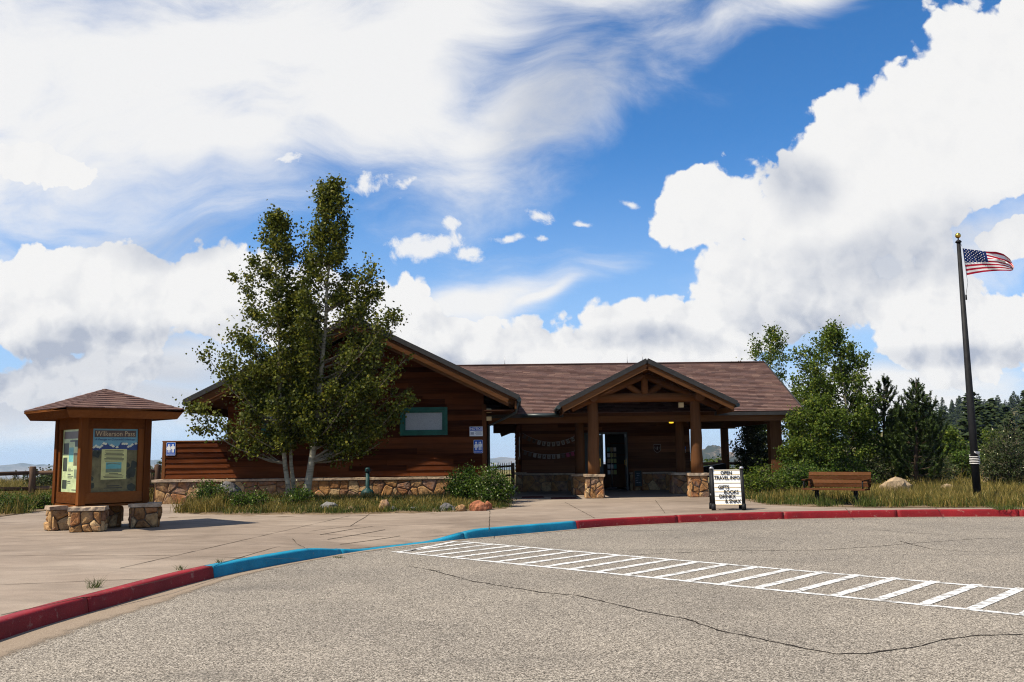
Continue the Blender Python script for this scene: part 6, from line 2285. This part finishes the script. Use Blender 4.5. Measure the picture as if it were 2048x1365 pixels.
def conifer(label, px, py, ptop, Y, wpx, nwh, seed, group, mat, lean=0):
    rr = random.Random(seed); rng = np.random.default_rng(seed)
    b = D(px, py, Y); t = D(px + lean, ptop, Y)
    H = t.z - b.z; Rm = wpx / 2 / FPX * Y
    T = thing('pine_tree', label, 'tree', b, group)
    mb = MB()
    mb.tube([b + Vector((0, 0, -.05)), b.lerp(t, .5), t], [.09, .05, .012], 9)
    pos, dr = [], []

    def line(p0, p1, p2, n, w_):
        for k in range(n):
            s = (k + rr.random()) / n
            p = p0 * (1 - s) ** 2 + p1 * 2 * s * (1 - s) + p2 * s * s
            d = (p1 - p0) * 2 * (1 - s) + (p2 - p1) * 2 * s
            pos.append(list(p)); dr.append(list(d.normalized()))
    for w_ in range(nwh):
        f = w_ / (nwh - 1)
        z0 = .08 + .84 * f
        rad = Rm * (1 - f) ** .75 * (.6 + .4 * min(1, f * 6 + .3))
        for k in range(rr.randint(6, 9) if f < .7 else rr.randint(4, 6)):
            az = rr.uniform(0, 2 * math.pi)
            L = rad * rr.uniform(.55, 1.15) + .10
            st = b.lerp(t, z0)
            out = Vector((math.cos(az), math.sin(az), 0))
            tip = st + out * L + Vector((0, 0, L * rr.uniform(.45, .95) + .12))
            mid = st + out * L * .75 + Vector((0, 0, L * .08))
            mb.tube(bez(st, mid, tip, 4), [.016, .012, .009, .006, .003], 4, cap=False)
            line(st.lerp(mid, .3), mid, tip, int(40 + 150 * L), 1)
            for s_ in range(int(3 + 9 * L)):
                u = rr.uniform(.35, .95)
                p = st * (1 - u) ** 2 + mid * 2 * u * (1 - u) + tip * u * u
                d2 = (out * rr.uniform(.1, .7) + Vector((-out.y, out.x, 0)) * rr.uniform(-.8, .8) + Vector((0, 0, rr.uniform(.6, 1.2)))).normalized() * rr.uniform(.12, .26)
                line(p, p + d2 * .5, p + d2, 46, 1)
    line(b.lerp(t, .80), b.lerp(t, .92), t + Vector((0, 0, .08)), 120, 1)
    mb.build('trunk', M['bark_dark'], T)
    P = np.array(pos); Dv = np.array(dr)
    n = len(P)
    side = rng.normal(size=(n, 3)); side -= Dv * (side * Dv).sum(1, keepdims=True); side /= np.linalg.norm(side, axis=1, keepdims=True)
    nd = Dv * .55 + side * .85; nd /= np.linalg.norm(nd, axis=1, keepdims=True)
    wv = np.cross(nd, Dv); wv /= np.linalg.norm(wv, axis=1, keepdims=True) + 1e-9
    Ln = rng.uniform(.04, .07, (n, 1)); wd = .010
    q4 = np.stack([P - wv * wd, P + wv * wd, P + nd * Ln + wv * wd * .5, P + nd * Ln - wv * wd * .5], 1).reshape(-1, 3)
    np_mesh('crown', q4, 4, mat, T)


GPI = 'young pines right of the building'
conifer('dark young pine left of the other, beside the tall green aspen', 1768, 985, 752, 34.5, 130, 17, 401, GPI, M['needle'])
conifer('dark young pine with candle-like twigs, nearer to the flagpole', 1832, 985, 760, 32.0, 140, 16, 402, GPI, M['needle'])


def far_pine(seed, H=1.0):
    """a pine of unit height as one light mesh: trunk and ragged boughs"""
    rr = random.Random(seed); rng = np.random.default_rng(seed)
    vs, fs = [], []
    n = 5
    for i in range(n):
        a = 2 * math.pi * i / n
        vs.append((.018 * math.cos(a), .018 * math.sin(a), 0))
    vs.append((0, 0, .95)); fs += [(i, (i + 1) % n, n) for i in range(n)]
    conic = rr.uniform(.6, 1.1)
    for k in range(150):
        f = rr.random() ** .8
        z = .12 + .88 * f
        R_ = .26 * (1 - f) ** conic * rr.uniform(.35, 1.1) + .02
        a = rr.uniform(0, 2 * math.pi)
        c = Vector((R_ * math.cos(a), R_ * math.sin(a), z + rr.uniform(-.02, .02)))
        s = .055 * rr.uniform(.6, 1.4) * (1.15 - f * .5)
        d1 = Vector((math.cos(a), math.sin(a), rr.uniform(-.2, .5))).normalized() * s * 1.3
        d2 = Vector((-math.sin(a), math.cos(a), rr.uniform(-.3, .3))).normalized() * s
        d3 = Vector((0, 0, s * .7))
        o = len(vs)
        vs += [tuple(c - d1), tuple(c + d2), tuple(c + d1), tuple(c - d2), tuple(c + d3)]
        fs += [(o, o + 1, o + 4), (o + 1, o + 2, o + 4), (o + 2, o + 3, o + 4), (o + 3, o, o + 4), (o + 3, o + 2, o + 1, o)]
    me = bpy.data.meshes.new('pine')
    me.from_pydata(vs, [], fs); me.update()
    me.materials.append(M['needle_far'])
    return me


FP = [far_pine(500 + i) for i in range(5)]
rr = random.Random(77)


def put_pine(x, y, h_, label, group):
    z = terrain_z(x, y)
    o = bpy.data.objects.new('pine_tree', FP[rr.randrange(5)])
    link(o)
    o.location = (x, y, z - .2); o.scale = (h_ * rr.uniform(.85, 1.25), h_ * rr.uniform(.85, 1.25), h_)
    o.rotation_euler = (0, 0, rr.uniform(0, 6.28))
    tag(o, label, 'tree', group)


cnt = 0
while cnt < 270:                      # the hill
    a = R(rr.uniform(22.5, 33.0)); d_ = rr.uniform(210, 500)
    x, y = d_ * math.sin(a), d_ * math.cos(a)
    if terrain_z(x, y) < -3 + 5 * rr.random():
        continue
    put_pine(x, y, rr.uniform(5.5, 9.5), 'dark pine among the many on the wooded hillside behind the flagpole', 'pines on the wooded hillside'); cnt += 1
for _ in range(64):                   # the belt at the foot of the hill
    a = R(rr.uniform(22.8, 31.5)); d_ = rr.uniform(75, 120)
    put_pine(d_ * math.sin(a), d_ * math.cos(a), rr.uniform(4.5, 7.0), 'dark green tree of the belt below the hill, behind the flagpole', 'trees at the foot of the hill')
for _ in range(40):                   # beyond the left fence, down the slope
    a = R(rr.uniform(-33, -17)); d_ = rr.uniform(90, 330)
    x, y = d_ * math.sin(a), d_ * math.cos(a)
    zt_ = EYE.z - (rr.uniform(42, 58) / FPX) * d_
    h_ = min(9, max(2.0, zt_ - terrain_z(x, y)))
    put_pine(x, y, h_, 'distant dark tree on the slope beyond the left rail fence', 'trees beyond the left fence')
for px, py, Y, lb in ((50, 968, 60, 'small dark tree left of the first fence post, lower one of two'), (98, 942, 46, 'dark tree rising above the top rail of the left fence'), (112, 958, 48, 'dark tree behind the fence, touching the kiosk edge'), (85, 960, 52, 'dark tree between the fence post and the one above the rail'),
                      (30, 972, 70, 'tiny dark tree near the left picture edge beyond the fence'), (318, 925, 44, 'dark tree top beside the left end of the screen wall'), (300, 935, 46, 'dark tree top right of the kiosk above the stick fence')):
    p = D(px, py, Y)
    h_ = max(1.2, p.z - terrain_z(p.x, p.y) + .2)
    put_pine(p.x, p.y, h_, lb, 'trees close behind the left fence')


def grass(name, n_tuft, per, sampler, h_rng, mat, seed, spread=.10, lean=.5, wd=.008, zf=None):
    rng = np.random.default_rng(seed); rr = random.Random(seed)
    pts = []
    while len(pts) < n_tuft:
        p = sampler(rr)
        if p: pts.append(p)
    P = np.array(pts)
    sc_ = rng.uniform(.55, 1.2, len(P))
    idx = np.repeat(np.arange(len(P)), per)
    n = len(idx)
    off = rng.normal(size=(n, 2)) * spread
    base = P[idx].copy(); base[:, 0] += off[:, 0]; base[:, 1] += off[:, 1]
    hh = rng.uniform(h_rng[0], h_rng[1], n) * sc_[idx]
    ld = rng.normal(size=(n, 2)) * lean * .5 + off / max(spread, 1e-3) * lean * .25
    tip = base.copy(); tip[:, 0] += ld[:, 0] * hh; tip[:, 1] += ld[:, 1] * hh; tip[:, 2] += hh
    mid = base * .5 + tip * .5; mid[:, 2] += hh * .10
    a = rng.uniform(0, 6.283, n)
    wv = np.stack([np.cos(a), np.sin(a), np.zeros(n)], 1) * wd
    q4 = np.stack([base - wv, base + wv, mid + wv * .8, mid - wv * .8], 1)
    q5 = np.stack([mid - wv * .8, mid + wv * .8, tip + wv * .15, tip - wv * .15], 1)
    o = np_mesh(name, np.concatenate([q4, q5], 1).reshape(-1, 3), 4, mat, None, True)
    return o


def s_bed(x0, x1, off0, off1):
    def f(rr):
        x = rr.uniform(x0, x1)
        front = float(np.interp(x, [-9.2, -7.5, -4.1, -1.5, -.1], [24.5, 23.6, 23.1, 23.7, 24.7]))
        y = front + rr.uniform(off0, off1)
        if y > 29.1: return None
        return (x, y, bed_z(x, y))
    return f


def s_poly(pl, x0, x1, y0, y1, z=.185, dens=None):
    def f(rr):
        x, y = rr.uniform(x0, x1), rr.uniform(y0, y1)
        if not in_poly(x, y, pl): return None
        if dens and rr.random() > dens(x, y): return None
        return (x, y, z)
    return f


for nm, n, smp, hr, mt, sd in (
        ('grass', 460, s_bed(-9.0, -.3, .15, 3.5), (.06, .17), M['grass_green'], 601),
        ('grass', 420, s_bed(-9.0, -.3, .22, 4.8), (.10, .24), M['grass_dry'], 602),
        ('grass', 46, s_bed(-9.0, -7.9, .1, 1.6), (.28, .50), M['grass_dry'], 603),
        ('grass', 500, s_poly(LEFTP, -24, -11.8, 21, 36), (.30, .62), M['grass_dry'], 604),
        ('grass', 420, s_poly(LEFTP, -24, -11.8, 21, 36), (.20, .45), M['grass_green'], 605),
        ('grass', 1500, s_poly(RIGHTP, 7.2, 20, 18, 36, dens=lambda x, y: (0 if math.hypot(x - 8.3, y - 24.1) < 1.35 else 1) if y < 29 else .4), (.16, .38), M['grass_dry'], 606),
        ('grass', 1300, s_poly(RIGHTP, 6.8, 20, 18, 36), (.10, .30), M['grass_green'], 607),
        ('grass', 700, s_poly(RIGHTP, 11, 44, 8, 43, dens=lambda x, y: 1), (.3, .6), M['grass_dry'], 608)):
    tag(grass(nm, n, 34, smp, hr, mt, sd, spread=.13, wd=.0075), kind='stuff')
# grass beyond the verge down to the slope
tag(grass('grass', 900, 26, lambda r_: (lambda x, y: (x, y, terrain_z(x, y)))(r_.uniform(-48, -16), r_.uniform(44, 70)), (.3, .6), M['grass_dry'], 609, spread=.3, wd=.014), kind='stuff')
tag(grass('grass', 700, 26, lambda r_: (lambda x, y: (x, y, terrain_z(x, y)))(r_.uniform(16, 44), r_.uniform(44, 72)), (.3, .6), M['grass_green'], 610, spread=.3, wd=.014), kind='stuff')
# weeds along the kerb
for px, py, k, sd in ((188, 1176, 1, 611), (433, 1126, .4, 612), (362, 1140, .3, 613)):
    p = G(px, py)
    tag(grass('grass', 3, 22 if k == 1 else 10, lambda r_: (p.x + r_.uniform(-.06, .06), p.y + r_.uniform(-.03, .03), .17), (.05, .12 * k + .03), M['grass_green'], sd, spread=.03, lean=1.0, wd=.003), kind='stuff')
tag(grass('grass', 26, 14, lambda r_: (lambda q_: (q_.x, q_.y, .17))(G(r_.uniform(1990, 2048), r_.uniform(1018, 1021))), (.05, .14), M['grass_green'], 614, spread=.05, lean=.8, wd=.005), kind='stuff')
p = G(680, 1116, 0)
tag(grass('grass', 4, 14, lambda r_: (p.x + r_.uniform(-.06, .06), p.y + r_.uniform(-.03, .03), 0), (.02, .05), M['grass_green'], 615, spread=.03, lean=1.0, wd=.003), kind='stuff')
